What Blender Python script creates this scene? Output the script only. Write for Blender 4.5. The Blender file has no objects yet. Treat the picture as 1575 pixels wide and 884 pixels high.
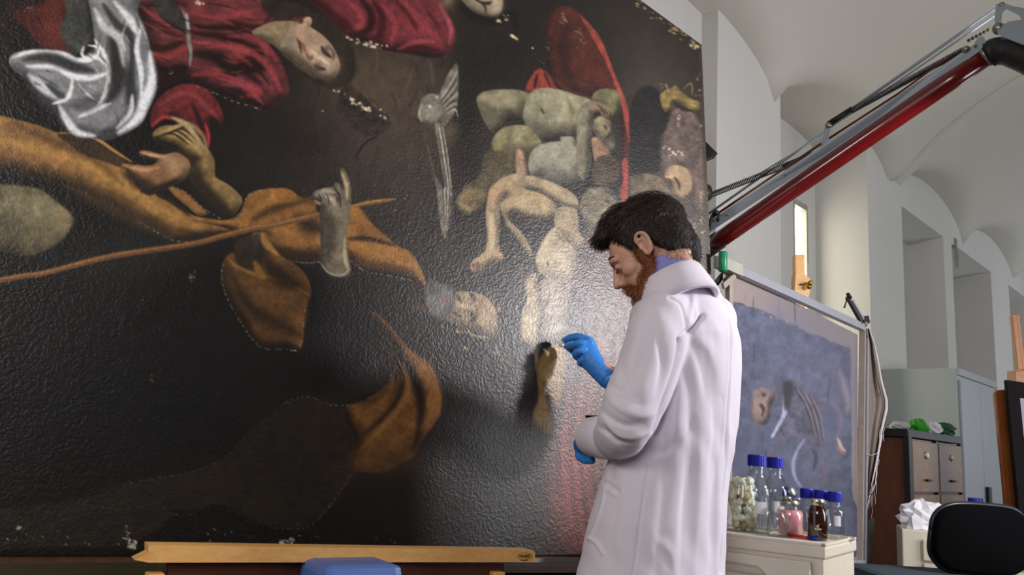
import bpy, bmesh, math, random
import numpy as np
from mathutils import Vector, Matrix, Euler
random.seed(7); RNG = np.random.default_rng(7)
SC = bpy.context.scene
COL = SC.collection

# ---------------------------------------------------------------- camera
FPX = 1250.0
PITCH = math.radians(11.0)
ROLL = math.radians(3.4)
CAM = Vector((0, 0, 1.05))
_F = Vector((0, math.cos(PITCH), math.sin(PITCH)))
_U0 = Vector((0, -math.sin(PITCH), math.cos(PITCH)))
_R0 = Vector((1, 0, 0))
_R = _R0 * math.cos(ROLL) + _U0 * math.sin(ROLL)
_U = _U0 * math.cos(ROLL) - _R0 * math.sin(ROLL)
cd = bpy.data.cameras.new('camera')
cd.sensor_width = 36.0; cd.lens = FPX / 1575 * 36.0; cd.clip_start = 0.02; cd.clip_end = 100
cam = bpy.data.objects.new('camera', cd); COL.objects.link(cam)
cam.matrix_world = Matrix(((_R.x, _U.x, -_F.x, CAM.x), (_R.y, _U.y, -_F.y, CAM.y), (_R.z, _U.z, -_F.z, CAM.z), (0, 0, 0, 1)))
SC.camera = cam

# ---------------------------------------------------------------- view, world, lights
SC.view_settings.view_transform = 'Standard'
SC.view_settings.look = 'None'
SC.view_settings.gamma = 1.0
SC.view_settings.use_curve_mapping = False
SC.view_settings.exposure = 0.0
SC.cycles.transparent_max_bounces = 48
w = bpy.data.worlds.new('sky'); SC.world = w; w.use_nodes = True
bgn = w.node_tree.nodes['Background']
bgn.inputs[0].default_value = (0.80, 0.90, 1.0, 1); bgn.inputs[1].default_value = 2.0   # overcast daylight outside the windows

def area_light(name, loc, target, size, power, color, size_y=None, shape='DISK', spread=180):
    l = bpy.data.lights.new(name, 'AREA'); l.energy = power; l.color = color; l.size = size
    l.shape = shape
    if size_y: l.shape = 'RECTANGLE'; l.size_y = size_y
    l.spread = math.radians(spread)
    o = bpy.data.objects.new(name, l); COL.objects.link(o); o.location = loc
    o.rotation_euler = (Vector(target) - Vector(loc)).to_track_quat('-Z', 'Y').to_euler()
    return o
# restorer's working lamp, right of the frame; the rest are unseen added fill lights
LAMP = Vector((2.19, 1.84, 2.00))
area_light('working_lamp', LAMP, (0.15, 2.40, 1.30), 0.20, 38, (1.0, 0.95, 0.98))
area_light('overhead_fill', (-2.3, -0.5, 2.9), (-0.6, 2.2, 1.5), 0.9, 30, (1.0, 0.93, 0.84))  # warm fill added to brighten the left of the painting
area_light('room_fill', (-0.7, -1.7, 2.6), (0.6, 2.2, 0.9), 1.4, 44, (1.0, 0.96, 0.95))  # unseen fill added behind the camera for the sleeve and trolley front
area_light('hall_fill', (4.2, 1.2, 1.8), (2.6, 6.0, 2.8), 2.2, 106, (0.95, 0.97, 1.0))  # unseen fill added to lift the hall walls and window jambs
area_light('far_hall_fill', (8.6, 6.6, 1.7), (6.0, 8.6, 2.8), 2.0, 70, (0.86, 0.93, 1.0))  # unseen cool fill added to brighten the deep end of the hall

# ---------------------------------------------------------------- helpers
def ray(u, v):
    return _F * FPX + _R * (u - 787.5) + _U * (442.0 - v)
def P(u, v, Y):
    d = ray(u, v); return CAM + d * (Y / d.y)
def hitz(u, v, z):
    d = ray(u, v); return CAM + d * ((z - CAM.z) / d.z)
def hitplane(u, v, p0, n):
    d = ray(u, v); return CAM + d * ((Vector(p0) - CAM).dot(n) / d.dot(n))
def proj_np(co):
    d = co - np.array(CAM)
    f = d @ np.array(_F); return 787.5 + FPX * (d @ np.array(_R)) / f, 442.0 - FPX * (d @ np.array(_U)) / f

def s2l(c):
    c = np.asarray(c, float) / 255.0
    return np.where(c <= 0.04045, c / 12.92, ((c + 0.055) / 1.055) ** 2.4)

def mesh_obj(name, verts, faces, m=None, parent=None, smooth=False, uvs=None):
    me = bpy.data.meshes.new(name)
    me.from_pydata([tuple(v) for v in verts], [], [tuple(f) for f in faces]); me.update()
    if smooth: me.shade_smooth()
    o = bpy.data.objects.new(name, me); COL.objects.link(o)
    if m: me.materials.append(m)
    if parent: o.parent = parent
    return o

class MB:
    """collects shapes into one mesh"""
    def __init__(s): s.v = []; s.f = []; s.sm = []
    def add(s, vs, fs, smooth=False):
        b = len(s.v); s.v += [Vector(v) for v in vs]
        for f in fs: s.f.append([i + b for i in f]); s.sm.append(smooth)
        return s
    def box(s, c, d, rot=None, bev=0.0):
        c = Vector(c); hx, hy, hz = d[0] / 2, d[1] / 2, d[2] / 2
        if bev <= 0:
            vs = [Vector((x, y, z)) for x in (-hx, hx) for y in (-hy, hy) for z in (-hz, hz)]
            fs = [(0, 1, 3, 2), (4, 6, 7, 5), (0, 4, 5, 1), (2, 3, 7, 6), (0, 2, 6, 4), (1, 5, 7, 3)]
        else:
            bm = bmesh.new(); bmesh.ops.create_cube(bm, size=1)
            bmesh.ops.scale(bm, vec=(d[0], d[1], d[2]), verts=bm.verts)
            bmesh.ops.bevel(bm, geom=list(bm.edges), offset=bev, segments=2, profile=0.6, affect='EDGES')
            bm.verts.index_update()
            vs = [v.co.copy() for v in bm.verts]; fs = [[v.index for v in f.verts] for f in bm.faces]; bm.free()
        if rot is not None: vs = [rot @ v for v in vs]
        return s.add([v + c for v in vs], fs)
    def bar(s, a, b, w, h, up=(0, 0, 1), bev=0.0):
        a = Vector(a); b = Vector(b); x = (b - a); L = x.length; x.normalize()
        u = Vector(up); y = u.cross(x).normalized(); z = x.cross(y)
        R = Matrix((x, y, z)).transposed()
        return s.box((a + b) / 2, (L, w, h), R, bev)
    def tube(s, pts, r, n=12, caps=True, smooth=True, squash=None):
        pts = [Vector(p) for p in pts]
        rs = r if isinstance(r, (list, tuple)) else [r] * len(pts)
        vs = []; prev = None
        for i, p in enumerate(pts):
            t = (pts[min(i + 1, len(pts) - 1)] - pts[max(i - 1, 0)])
            t.normalize()
            if prev is None:
                ref = Vector((0, 0, 1)) if abs(t.z) < 0.9 else Vector((1, 0, 0))
                a = ref.cross(t).normalized()
            else: a = (prev - t * prev.dot(t)).normalized()
            prev = a; b = t.cross(a)
            for k in range(n):
                an = 2 * math.pi * k / n
                vs.append(p + (a * math.cos(an) + b * math.sin(an)) * rs[i])
        fs = [(i * n + k, i * n + (k + 1) % n, (i + 1) * n + (k + 1) % n, (i + 1) * n + k) for i in range(len(pts) - 1) for k in range(n)]
        s.add(vs, fs, smooth)
        if caps:
            b = len(s.v) - len(vs)
            s.f.append([b + k for k in reversed(range(n))]); s.sm.append(False)
            s.f.append([b + (len(pts) - 1) * n + k for k in range(n)]); s.sm.append(False)
        return s
    def lathe(s, c, prof, n=24, axis=(0, 0, 1), closed=False):
        c = Vector(c); z = Vector(axis).normalized()
        a = (Vector((1, 0, 0)) if abs(z.x) < .9 else Vector((0, 1, 0))); a = (a - z * a.dot(z)).normalized(); b = z.cross(a)
        vs = []; fs = []
        for r, h in prof:
            for k in range(n):
                an = 2 * math.pi * k / n
                vs.append(c + z * h + (a * math.cos(an) + b * math.sin(an)) * max(r, 1e-5))
        m = len(prof)
        for i in range(m - 1 if not closed else m):
            for k in range(n):
                j = (i + 1) % m
                fs.append((i * n + k, i * n + (k + 1) % n, j * n + (k + 1) % n, j * n + k))
        return s.add(vs, fs, True)
    def sphere(s, c, r, n=16, m=10, rot=None):
        c = Vector(c); rr = Vector(r) if not isinstance(r, (int, float)) else Vector((r, r, r))
        vs = []; fs = []
        for i in range(m + 1):
            th = math.pi * i / m
            for k in range(n):
                ph = 2 * math.pi * k / n
                q = Vector((rr.x * math.sin(th) * math.cos(ph), rr.y * math.sin(th) * math.sin(ph), rr.z * math.cos(th)))
                vs.append(c + (rot @ q if rot is not None else q))
        for i in range(m):
            for k in range(n):
                fs.append((i * n + k, (i + 1) * n + k, (i + 1) * n + (k + 1) % n, i * n + (k + 1) % n))
        return s.add(vs, fs, True)
    def prism(s, pts, off):
        """closed polygon (3D points) pushed by vector off"""
        n = len(pts); off = Vector(off); vs = [Vector(p) for p in pts] + [Vector(p) + off for p in pts]
        fs = [list(range(n))[::-1], [n + i for i in range(n)]] + [(i, (i + 1) % n, n + (i + 1) % n, n + i) for i in range(n)]
        return s.add(vs, fs)
    def build(s, name, m=None, parent=None, origin=None):
        o = mesh_obj(name, s.v, s.f, m)
        me = o.data
        me.polygons.foreach_set('use_smooth', s.sm)
        bm = bmesh.new(); bm.from_mesh(me); bmesh.ops.recalc_face_normals(bm, faces=bm.faces); bm.to_mesh(me); bm.free()
        if origin is not None:
            me.transform(Matrix.Translation(-Vector(origin))); o.location = Vector(origin)
        if parent:
            o.parent = parent
            o.matrix_parent_inverse = Matrix.Translation(-parent.location) if parent.rotation_euler == Euler((0, 0, 0)) else parent.matrix_basis.inverted()
        return o

def empty(name, loc):
    o = bpy.data.objects.new(name, None); COL.objects.link(o); o.location = loc; o.empty_display_size = 0.05
    return o
def tag(o, label=None, cat=None, group=None, kind=None):
    if label: o['label'] = label
    if cat: o['category'] = cat
    if group: o['group'] = group
    if kind: o['kind'] = kind
    return o
def join_voxel(name, mb, voxel, smooth_it=6, m=None, parent=None, factor=0.5):
    """union of overlapping closed shapes as ONE continuous surface"""
    o = mb.build('tmp_' + name)
    md = o.modifiers.new('r', 'REMESH'); md.mode = 'VOXEL'; md.voxel_size = voxel; md.use_smooth_shade = True
    sm = o.modifiers.new('s', 'SMOOTH'); sm.iterations = smooth_it; sm.factor = factor
    bpy.context.view_layer.update()
    dg = bpy.context.evaluated_depsgraph_get()
    me = bpy.data.meshes.new_from_object(o.evaluated_get(dg))
    bpy.data.objects.remove(o)
    me.name = name
    r = bpy.data.objects.new(name, me); COL.objects.link(r); me.shade_smooth()
    me.materials.clear()
    if m: me.materials.append(m)
    if parent:
        r.parent = parent; r.matrix_parent_inverse = Matrix.Translation(-parent.location)
    return r
def get_co(o):
    n = len(o.data.vertices); a = np.empty(n * 3); o.data.vertices.foreach_get('co', a); return a.reshape(-1, 3)
def get_no(o):
    n = len(o.data.vertices); a = np.empty(n * 3); o.data.vertices.foreach_get('normal', a); return a.reshape(-1, 3)
def set_co(o, a):
    o.data.vertices.foreach_set('co', a.ravel()); o.data.update()

# ---------------------------------------------------------------- materials
MATS = {}
def mat(name, col, rough=0.5, metal=0.0, noise=0.0, nscale=20, bump=0.0, bscale=60, spec=0.5, coat=0.0, emit=None, estr=0, sheen=0, trans=0, ior=1.45, sss=0, stretch=None):
    if name in MATS: return MATS[name]
    m = bpy.data.materials.new(name); m.use_nodes = True; nt = m.node_tree; b = nt.nodes['Principled BSDF']
    c = tuple(s2l(col)) + (1,)
    b.inputs['Base Color'].default_value = c
    b.inputs['Roughness'].default_value = rough; b.inputs['Metallic'].default_value = metal
    b.inputs['Specular IOR Level'].default_value = spec; b.inputs['Coat Weight'].default_value = coat
    b.inputs['IOR'].default_value = ior
    if sheen: b.inputs['Sheen Weight'].default_value = sheen
    if trans: b.inputs['Transmission Weight'].default_value = trans
    if sss: b.inputs['Subsurface Weight'].default_value = sss; b.inputs['Subsurface Radius'].default_value = (0.01, 0.004, 0.002)
    if emit is not None:
        b.inputs['Emission Color'].default_value = tuple(s2l(emit)) + (1,); b.inputs['Emission Strength'].default_value = estr
    tc = nt.nodes.new('ShaderNodeTexCoord'); mp = nt.nodes.new('ShaderNodeMapping')
    nt.links.new(tc.outputs['Object'], mp.inputs[0])
    if stretch: mp.inputs['Scale'].default_value = stretch
    if noise > 0:
        n = nt.nodes.new('ShaderNodeTexNoise'); n.inputs['Scale'].default_value = nscale; n.inputs['Detail'].default_value = 6
        nt.links.new(mp.outputs[0], n.inputs['Vector'])
        mx = nt.nodes.new('ShaderNodeMix'); mx.data_type = 'RGBA'
        mx.inputs[6].default_value = tuple(x * (1 - noise) for x in c[:3]) + (1,)
        mx.inputs[7].default_value = tuple(min(1, x * (1 + noise)) for x in c[:3]) + (1,)
        nt.links.new(n.outputs['Fac'], mx.inputs[0]); nt.links.new(mx.outputs[2], b.inputs['Base Color'])
    if bump > 0:
        n = nt.nodes.new('ShaderNodeTexNoise'); n.inputs['Scale'].default_value = bscale; n.inputs['Detail'].default_value = 5
        nt.links.new(mp.outputs[0], n.inputs['Vector'])
        bp = nt.nodes.new('ShaderNodeBump'); bp.inputs['Strength'].default_value = bump; bp.inputs['Distance'].default_value = 0.01
        nt.links.new(n.outputs['Fac'], bp.inputs['Height']); nt.links.new(bp.outputs[0], b.inputs['Normal'])
    MATS[name] = m; return m
def wood(name, c1, c2, scale=(1, 12, 12), rough=0.45):
    if name in MATS: return MATS[name]
    m = bpy.data.materials.new(name); m.use_nodes = True; nt = m.node_tree; b = nt.nodes['Principled BSDF']
    tc = nt.nodes.new('ShaderNodeTexCoord'); mp = nt.nodes.new('ShaderNodeMapping'); mp.inputs['Scale'].default_value = scale
    n = nt.nodes.new('ShaderNodeTexNoise'); n.inputs['Scale'].default_value = 6; n.inputs['Detail'].default_value = 8; n.inputs['Distortion'].default_value = 0.6
    r = nt.nodes.new('ShaderNodeValToRGB'); r.color_ramp.elements[0].color = tuple(s2l(c1)) + (1,); r.color_ramp.elements[1].color = tuple(s2l(c2)) + (1,)
    r.color_ramp.elements[0].position = 0.3; r.color_ramp.elements[1].position = 0.7
    nt.links.new(tc.outputs['Object'], mp.inputs[0]); nt.links.new(mp.outputs[0], n.inputs['Vector'])
    nt.links.new(n.outputs['Fac'], r.inputs[0]); nt.links.new(r.outputs[0], b.inputs['Base Color']); b.inputs['Roughness'].default_value = rough
    MATS[name] = m; return m
# ---------------------------------------------------------------- room
F0 = Vector((1.56, 4.72, 0)); WD = Vector((0.6894, 0.7244, 0)); WN = Vector((-0.7244, 0.6894, 0))   # WD along the wall, WN into it
def T2W(t, x, z=0.0): return F0 + WD * t - WN * x + Vector((0, 0, z))
def wall_t(u, off=0.0):
    """distance along the wall seen at picture column u on the plane lying off behind the wall face"""
    p = hitplane(u, 712, F0 + WN * off, WN); return (p - F0).dot(WD)
plaster = mat('plaster', (190, 188, 184), 0.9, noise=0.07, nscale=1.3, bump=0.08, bscale=9)
plaster_cool = mat('ceiling_plaster', (186, 181, 172), 0.92, noise=0.06, nscale=0.9, bump=0.05, bscale=7)
olive = mat('olive_plaster', (92, 86, 62), 0.9, noise=0.15, nscale=2)
frame_m = mat('window_frame_paint', (150, 150, 140), 0.5)
NZ = 3.17
BAYS = [(-2.15, wall_t(1097)), (wall_t(1203), wall_t(1345)), (wall_t(1400), wall_t(1466)), (wall_t(1479), wall_t(1540)), (5.9, 6.9)]
ND = [0.10, 0.40, 0.30, 0.42, 0.4]
def quad(mb, a, b, z0, z1):
    mb.add([(a.x, a.y, z0), (b.x, b.y, z0), (b.x, b.y, z1), (a.x, a.y, z1)], [(0, 1, 2, 3)])
wm = MB(); HT = 5.2; last = -2.2
for (a, b), d in zip(BAYS, ND):
    if a > last: quad(wm, T2W(last, 0), T2W(a, 0), 0, HT)
    quad(wm, T2W(a, 0), T2W(a, -d), 0, NZ); quad(wm, T2W(b, -d), T2W(b, 0), 0, NZ)
    if a < 1.6: quad(wm, T2W(a, -d), T2W(a, 0), NZ, HT); quad(wm, T2W(b, -d), T2W(b, 0), NZ, HT); quad(wm, T2W(a, -d), T2W(b, -d), NZ, HT); last = b; continue
    quad(wm, T2W(a, 0), T2W(b, 0), NZ, HT)
    p = [T2W(a, 0, NZ), T2W(b, 0, NZ), T2W(b, -d, NZ - 0.05), T2W(a, -d, NZ - 0.05)]; wm.add(p, [(0, 1, 2, 3)])
    last = b
quad(wm, T2W(last, 0), T2W(8, 0), 0, HT)
# niche backs round the window openings
def niche_back(i, wa, wb, z0, z1):
    a, b = BAYS[i]; d = ND[i]
    if wa is None: quad(wm, T2W(a, -d), T2W(b, -d), 0, NZ); return
    quad(wm, T2W(a, -d), T2W(wa, -d), 0, NZ); quad(wm, T2W(wb, -d), T2W(b, -d), 0, NZ)
    quad(wm, T2W(wa, -d), T2W(wb, -d), 0, z0); quad(wm, T2W(wa, -d), T2W(wb, -d), z1, NZ)
WINS = []
def zat(u, v, off):
    p = hitplane(u, v, F0 + WN * off, WN); return p.z
w0 = (wall_t(1066, .1), wall_t(1096, .1), 0.9, zat(1092, 150, .1))
w1 = (wall_t(1223, .4), wall_t(1247, .4), 0.9, min(3.0, zat(1238, 291, .4)))
w3 = (wall_t(1484, .42), wall_t(1504, .42), zat(1500, 582, .42), zat(1490, 455, .42))
WINS = [(0, w0), (1, w1), (3, w3)]
niche_back(0, *w0); niche_back(1, *w1); niche_back(2, None, 0, 0, 0); niche_back(3, *w3); niche_back(4, None, 0, 0, 0)
wo = wm.build('wall_right', plaster); tag(wo, kind='structure')
glow_m = mat('bright_window_glass', (255, 246, 222), 0.3, emit=(255, 247, 224), estr=7.0)
glow_c = mat('cool_window_glass', (235, 245, 255), 0.3, emit=(226, 240, 255), estr=4.0)
for n, (i, (a, b, z0, z1)) in enumerate(WINS):
    d = ND[i]; f = MB(); t = 0.05 if i != 1 else 0.045
    k = d + 0.03
    for (p, q) in ((a, a + t), (b - t * 0.3, b)):
        f.box((T2W((p + q) / 2, -k) + Vector((0, 0, (z0 + z1) / 2))), (q - p, 0.05, z1 - z0), Matrix.Rotation(math.atan2(WD.y, WD.x), 3, 'Z'))
    for z in (z0 + .02, z1 - .02, (z0 + z1) / 2 if i != 1 else z0 + .3):
        f.box((T2W((a + b) / 2, -k) + Vector((0, 0, z))), (b - a, 0.045, 0.04), Matrix.Rotation(math.atan2(WD.y, WD.x), 3, 'Z'))
    fo = f.build('window_%d' % (n + 1), frame_m); tag(fo, kind='structure')
    g = MB(); g.box((T2W((a + b) / 2, -k - .03) + Vector((0, 0, (z0 + z1) / 2))), (b - a, 0.01, z1 - z0), Matrix.Rotation(math.atan2(WD.y, WD.x), 3, 'Z'))
    g.build('pane', glow_c if i == 3 else glow_m, fo)
# remaining walls
def wall(name, a, b, m, z1=5.2):
    mb = MB(); a = Vector(a).to_3d() if len(a) == 2 else Vector(a); b = Vector(b).to_3d() if len(b) == 2 else Vector(b)
    quad(mb, a, b, 0, z1); o = mb.build(name, m); tag(o, kind='structure'); return o
e = T2W(-2.2, 0); f8 = T2W(8, 0); g8 = T2W(8, 7)
wall('wall_back', (e.x, e.y), (-3.4, 3.5), olive); wall('wall_left', (-3.4, 3.5), (-3.4, -3.2), plaster)
wall('wall_front', (-3.4, -3.2), (5.2, -3.2), plaster); wall('wall_side', (5.2, -3.2), (g8.x, g8.y), plaster); wall('wall_end', (f8.x, f8.y), (g8.x, g8.y), plaster)
fl = MB(); fl.add([(-4, -4, 0), (14, -4, 0), (14, 12, 0), (-4, 12, 0)], [(0, 1, 2, 3)])
tag(fl.build('floor', mat('floor_stone', (74, 62, 50), 0.55, noise=0.25, nscale=1.5)), kind='structure')
# groin vaulted ceiling: a broad vault across the hall with a lunette over every bay
def ceil_z(t, x):
    c = max(0.0, min(1.0, x / 3.4)); z1 = 3.22 + 1.25 * math.sqrt(max(0, 1 - (1 - c) ** 2)) ** 1.25
    if x > 3.4: c2 = max(0, min(1, (7.4 - x) / 4.0)); z1 = 3.22 + 1.25 * math.sqrt(max(0, 1 - (1 - c2) ** 2)) ** 1.25
    per = 2.05; q = ((t / per) % 1.0) * 2 - 1
    z2 = 3.22 + 0.34 * math.sqrt(max(0, 1 - q * q)) ** 1.1 + 0.10 * x
    z = max(z1, z2) if x < 2.6 else z1
    k = 0.06; h = max(k - abs(z1 - z2), 0) / k
    return z + h * h * k * 0.25
cm = MB(); ts = np.arange(-9, 8.31, 0.1); xs = np.r_[np.arange(-5, 0, .5), np.arange(0, 2.8, 0.07), np.arange(2.8, 7.6, 0.3)]
vs = [T2W(t, x, ceil_z(t, max(x, 0)) if x >= 0 else max(ceil_z(t, 0), 3.22)) for t in ts for x in xs]; nx = len(xs)
fs = [(i * nx + j, i * nx + j + 1, (i + 1) * nx + j + 1, (i + 1) * nx + j) for i in range(len(ts) - 1) for j in range(nx - 1)]
cm.add(vs, fs, True); tag(cm.build('ceiling', plaster_cool), kind='structure')
# shallow transverse arch springing from the second pier
am = MB(); n = 26; T0 = 2.18; prof = []
for k in range(n):
    x = k / (n - 1) * 6.6; c = min(1, x / 3.4) if x < 3.4 else max(0, (7.2 - x) / 3.8)
    z = ceil_z(T0, x) - .035; prof.append((x, z))
vv = []
for x, z in prof: vv += [T2W(T0, x, z), T2W(T0 + .12, x, z), T2W(T0 + .12, x, z + 1.0), T2W(T0, x, z + 1.0)]
am.add(vv, [(4 * i + j, 4 * i + (j + 1) % 4, 4 * (i + 1) + (j + 1) % 4, 4 * (i + 1) + j) for i in range(n - 1) for j in range(4)])
tag(am.build('trim_1', plaster_cool), kind='structure')
# patch of bare plaster and a small repair on the piers
pb = MB(); tt = wall_t(1470); 
zz = [(0, 365), (5, 368), (6, 385), (8, 395), (7, 412), (3, 410), (1, 395), (2, 380)]
pb.prism([hitplane(1467 + a, v, F0 - WN * 0.004, WN) for a, v in zz], WN * 0.004)
tag(pb.build('trim_2', mat('bare_plaster_patch', (122, 118, 108), 0.95, noise=0.3, nscale=20)), kind='structure')
# ---------------------------------------------------------------- painted picture: colour laid down stroke by stroke
AU0, AV0, AU1, AV1 = -350, -250, 1110, 875
def _noise2(h, w, cell, rng):
    gh, gw = int(h / cell) + 3, int(w / cell) + 3
    g = rng.random((gh, gw)); y = np.arange(h) / cell; x = np.arange(w) / cell
    yi = y.astype(int); xi = x.astype(int); fy = y - yi; fx = x - xi
    fy = fy * fy * (3 - 2 * fy); fx = fx * fx * (3 - 2 * fx); fy = fy[:, None]; fx = fx[None]
    a = g[np.ix_(yi, xi)]; b = g[np.ix_(yi, xi + 1)]; c = g[np.ix_(yi + 1, xi)]; d = g[np.ix_(yi + 1, xi + 1)]
    return (a * (1 - fx) + b * fx) * (1 - fy) + (c * (1 - fx) + d * fx) * fy
def fbm(h, w, cell, rng, oct=4):
    o = np.zeros((h, w)); a = 1; t = 0
    for k in range(oct):
        o += a * _noise2(h, w, max(cell, 1.01), rng); t += a; a *= 0.55; cell /= 2
    return o / t
def smooth_closed(p, k=5):
    p = np.asarray(p, float); n = len(p); out = []
    for i in range(n):
        a, b, c, d = p[i - 1], p[i], p[(i + 1) % n], p[(i + 2) % n]
        for j in range(k):
            t = j / k
            out.append(0.5 * ((2 * b) + (c - a) * t + (2 * a - 5 * b + 4 * c - d) * t * t + (3 * b - a - 3 * c + d) * t ** 3))
    return np.array(out)
def smooth_open(p, k=5):
    p = np.asarray(p, float); q = np.vstack([2 * p[0] - p[1], p, 2 * p[-1] - p[-2]]); out = []
    for i in range(1, len(q) - 2):
        a, b, c, d = q[i - 1], q[i], q[i + 1], q[i + 2]
        for j in range(k):
            t = j / k
            out.append(0.5 * ((2 * b) + (c - a) * t + (2 * a - 5 * b + 4 * c - d) * t * t + (3 * b - a - 3 * c + d) * t ** 3))
    out.append(p[-1]); return np.array(out)

class Art:
    def __init__(s, u0, v0, u1, v1, base, seed=3):
        s.u0, s.v0 = u0, v0; s.h = v1 - v0; s.w = u1 - u0
        s.rng = np.random.default_rng(seed)
        s.a = np.ones((s.h, s.w, 3)) * np.array(base, float)
        s.tex = fbm(s.h, s.w, 14, s.rng, 4) - 0.5
        s.fine = fbm(s.h, s.w, 4, s.rng, 2) - 0.5
        s.rag = fbm(s.h, s.w, 9, s.rng, 3) - 0.5
    def _box(s, p, pad):
        x0 = int(max(p[:, 0].min() - pad, s.u0)); x1 = int(min(p[:, 0].max() + pad, s.u0 + s.w - 1)) + 1
        y0 = int(max(p[:, 1].min() - pad, s.v0)); y1 = int(min(p[:, 1].max() + pad, s.v0 + s.h - 1)) + 1
        if x1 <= x0 or y1 <= y0: return None
        X, Y = np.meshgrid(np.arange(x0, x1, dtype=np.float32), np.arange(y0, y1, dtype=np.float32))
        return (slice(y0 - s.v0, y1 - s.v0), slice(x0 - s.u0, x1 - s.u0)), X, Y
    def _segd(s, X, Y, p, closed):
        q = np.roll(p, -1, 0) if closed else p[1:]; pp = p if closed else p[:-1]
        D = np.full(X.shape, 1e9, np.float32); T = np.zeros(X.shape, np.float32); ins = np.zeros(X.shape, bool)
        for i in range(len(pp)):
            ax, ay = pp[i]; bx, by = q[i]; dx, dy = bx - ax, by - ay; L = dx * dx + dy * dy + 1e-9
            t = np.clip(((X - ax) * dx + (Y - ay) * dy) / L, 0, 1)
            d = (X - ax - t * dx) ** 2 + (Y - ay - t * dy) ** 2
            m = d < D; D = np.where(m, d, D); T = np.where(m, (i + t) / len(pp), T)
            if closed and ay != by:
                ins ^= ((Y < ay) != (Y < by)) & (X < ax + (Y - ay) / (by - ay) * dx)
        return np.sqrt(D), T, ins
    def _put(s, sl, al, col):
        s.a[sl] = s.a[sl] * (1 - al[..., None]) + col * al[..., None]
    def poly(s, pts, col, soft=1.5, form=0, light=(-0.6, -0.8), amt=0.55, a=1.0, tex=0.10, k=5, rag=0):
        p = smooth_closed(pts, k) if k > 1 else np.asarray(pts, float)
        r = s._box(p, soft * 2 + 3)
        if r is None: return
        sl, X, Y = r; D, T, ins = s._segd(X, Y, p, True)
        sd = np.where(ins, D, -D)
        if rag: sd = sd + s.rag[sl] * rag
        al = np.clip(0.5 + sd / soft, 0, 1); al = al * al * (3 - 2 * al) * a
        c = np.array(col, float)[None, None, :] * (1 + tex * 2.2 * s.tex[sl] + tex * s.fine[sl])[..., None]
        if form:
            h = np.clip(sd / form, 0, 1); sh = h
            if min(sh.shape) > 4:
                for _ in range(3):
                    sh = (sh + np.roll(sh, 2, 0) + np.roll(sh, -2, 0) + np.roll(sh, 2, 1) + np.roll(sh, -2, 1)) / 5
            gy, gx = np.gradient(sh * form)
            m = (1 - h)
            lam = gx * light[0] + gy * light[1]
            shade = 1 - np.where(lam > 0, 1.5, 0.45) * amt * lam * m - 0.35 * amt * m
            c = c * np.clip(shade, 0.08, 1.6)[..., None]
        s._put(sl, al, c)
    def stroke(s, pts, wd, col, a=0.8, soft=None, taper=True, k=6, rag=0):
        mc = float(np.mean(col)); col = np.array(col, float) * (0.72 if mc < 75 else 1.1 if mc > 115 else 1.0); a = min(1.0, a * 1.2)
        p = smooth_open(pts, k) if len(pts) > 2 else np.asarray(pts, float)
        soft = soft or max(1.0, wd * 0.62)
        r = s._box(p, wd + soft + 2)
        if r is None: return
        sl, X, Y = r; D, T, _ = s._segd(X, Y, p, False)
        ww = wd * (np.sin(np.pi * np.clip(T * 0.92 + 0.04, 0, 1)) ** 0.6 if taper else 1.0)
        if rag: D = D + s.rag[sl] * rag
        al = np.clip((ww / 2 + soft / 2 - D) / soft, 0, 1); al = al * al * (3 - 2 * al) * a
        s._put(sl, al, np.array(col, float)[None, None] * (1 + 0.15 * s.fine[sl])[..., None])
    def glow(s, cx, cy, rx, ry, ang, col, a=0.5, p=1.0):
        R = max(rx, ry) * 2.6
        r = s._box(np.array([[cx - R, cy - R], [cx + R, cy + R]]), 0)
        if r is None: return
        sl, X, Y = r; t = math.radians(ang); dx, dy = X - cx, Y - cy
        x = (dx * math.cos(t) + dy * math.sin(t)) / rx; y = (-dx * math.sin(t) + dy * math.cos(t)) / ry
        al = np.exp(-(x * x + y * y) ** p) * a
        s._put(sl, al, np.array(col, float)[None, None] * (1 + 0.15 * s.tex[sl])[..., None])
    def flakes(s, pts, n, spread, size, col, seed=0):
        rr = np.random.default_rng(seed); p = smooth_open(pts, 8) if len(pts) > 2 else np.linspace(pts[0], pts[-1], 20)
        for _ in range(n):
            q = p[rr.integers(len(p))] + rr.normal(0, spread, 2); r = size * rr.uniform(0.35, 1.25)
            an = np.sort(rr.uniform(0, 6.28, 6)); rd = r * rr.uniform(0.5, 1.2, 6)
            s.poly(np.stack([q[0] + rd * np.cos(an) * 1.1, q[1] + rd * np.sin(an)], 1), np.array(col) * rr.uniform(0.8, 1.05), soft=1.0, k=1, tex=0.05)
    def dashes(s, pts, col=(150, 150, 150), n=30, L=3.2, a=0.75, seed=1):
        rr = np.random.default_rng(seed); p = smooth_open(pts, 12)
        d = np.r_[0, np.cumsum(np.hypot(*np.diff(p, axis=0).T))]; tot = d[-1]
        for i in range(n):
            t = (i + rr.uniform(0.1, 0.6)) / n * tot; ll = L * rr.uniform(0.5, 1.2)
            q0 = [np.interp(t, d, p[:, j]) for j in (0, 1)]; q1 = [np.interp(min(t + ll, tot), d, p[:, j]) for j in (0, 1)]
            s.stroke([q0, q1], 1.1, col, a=a * rr.uniform(0.5, 1), soft=1.0, taper=False)

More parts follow.
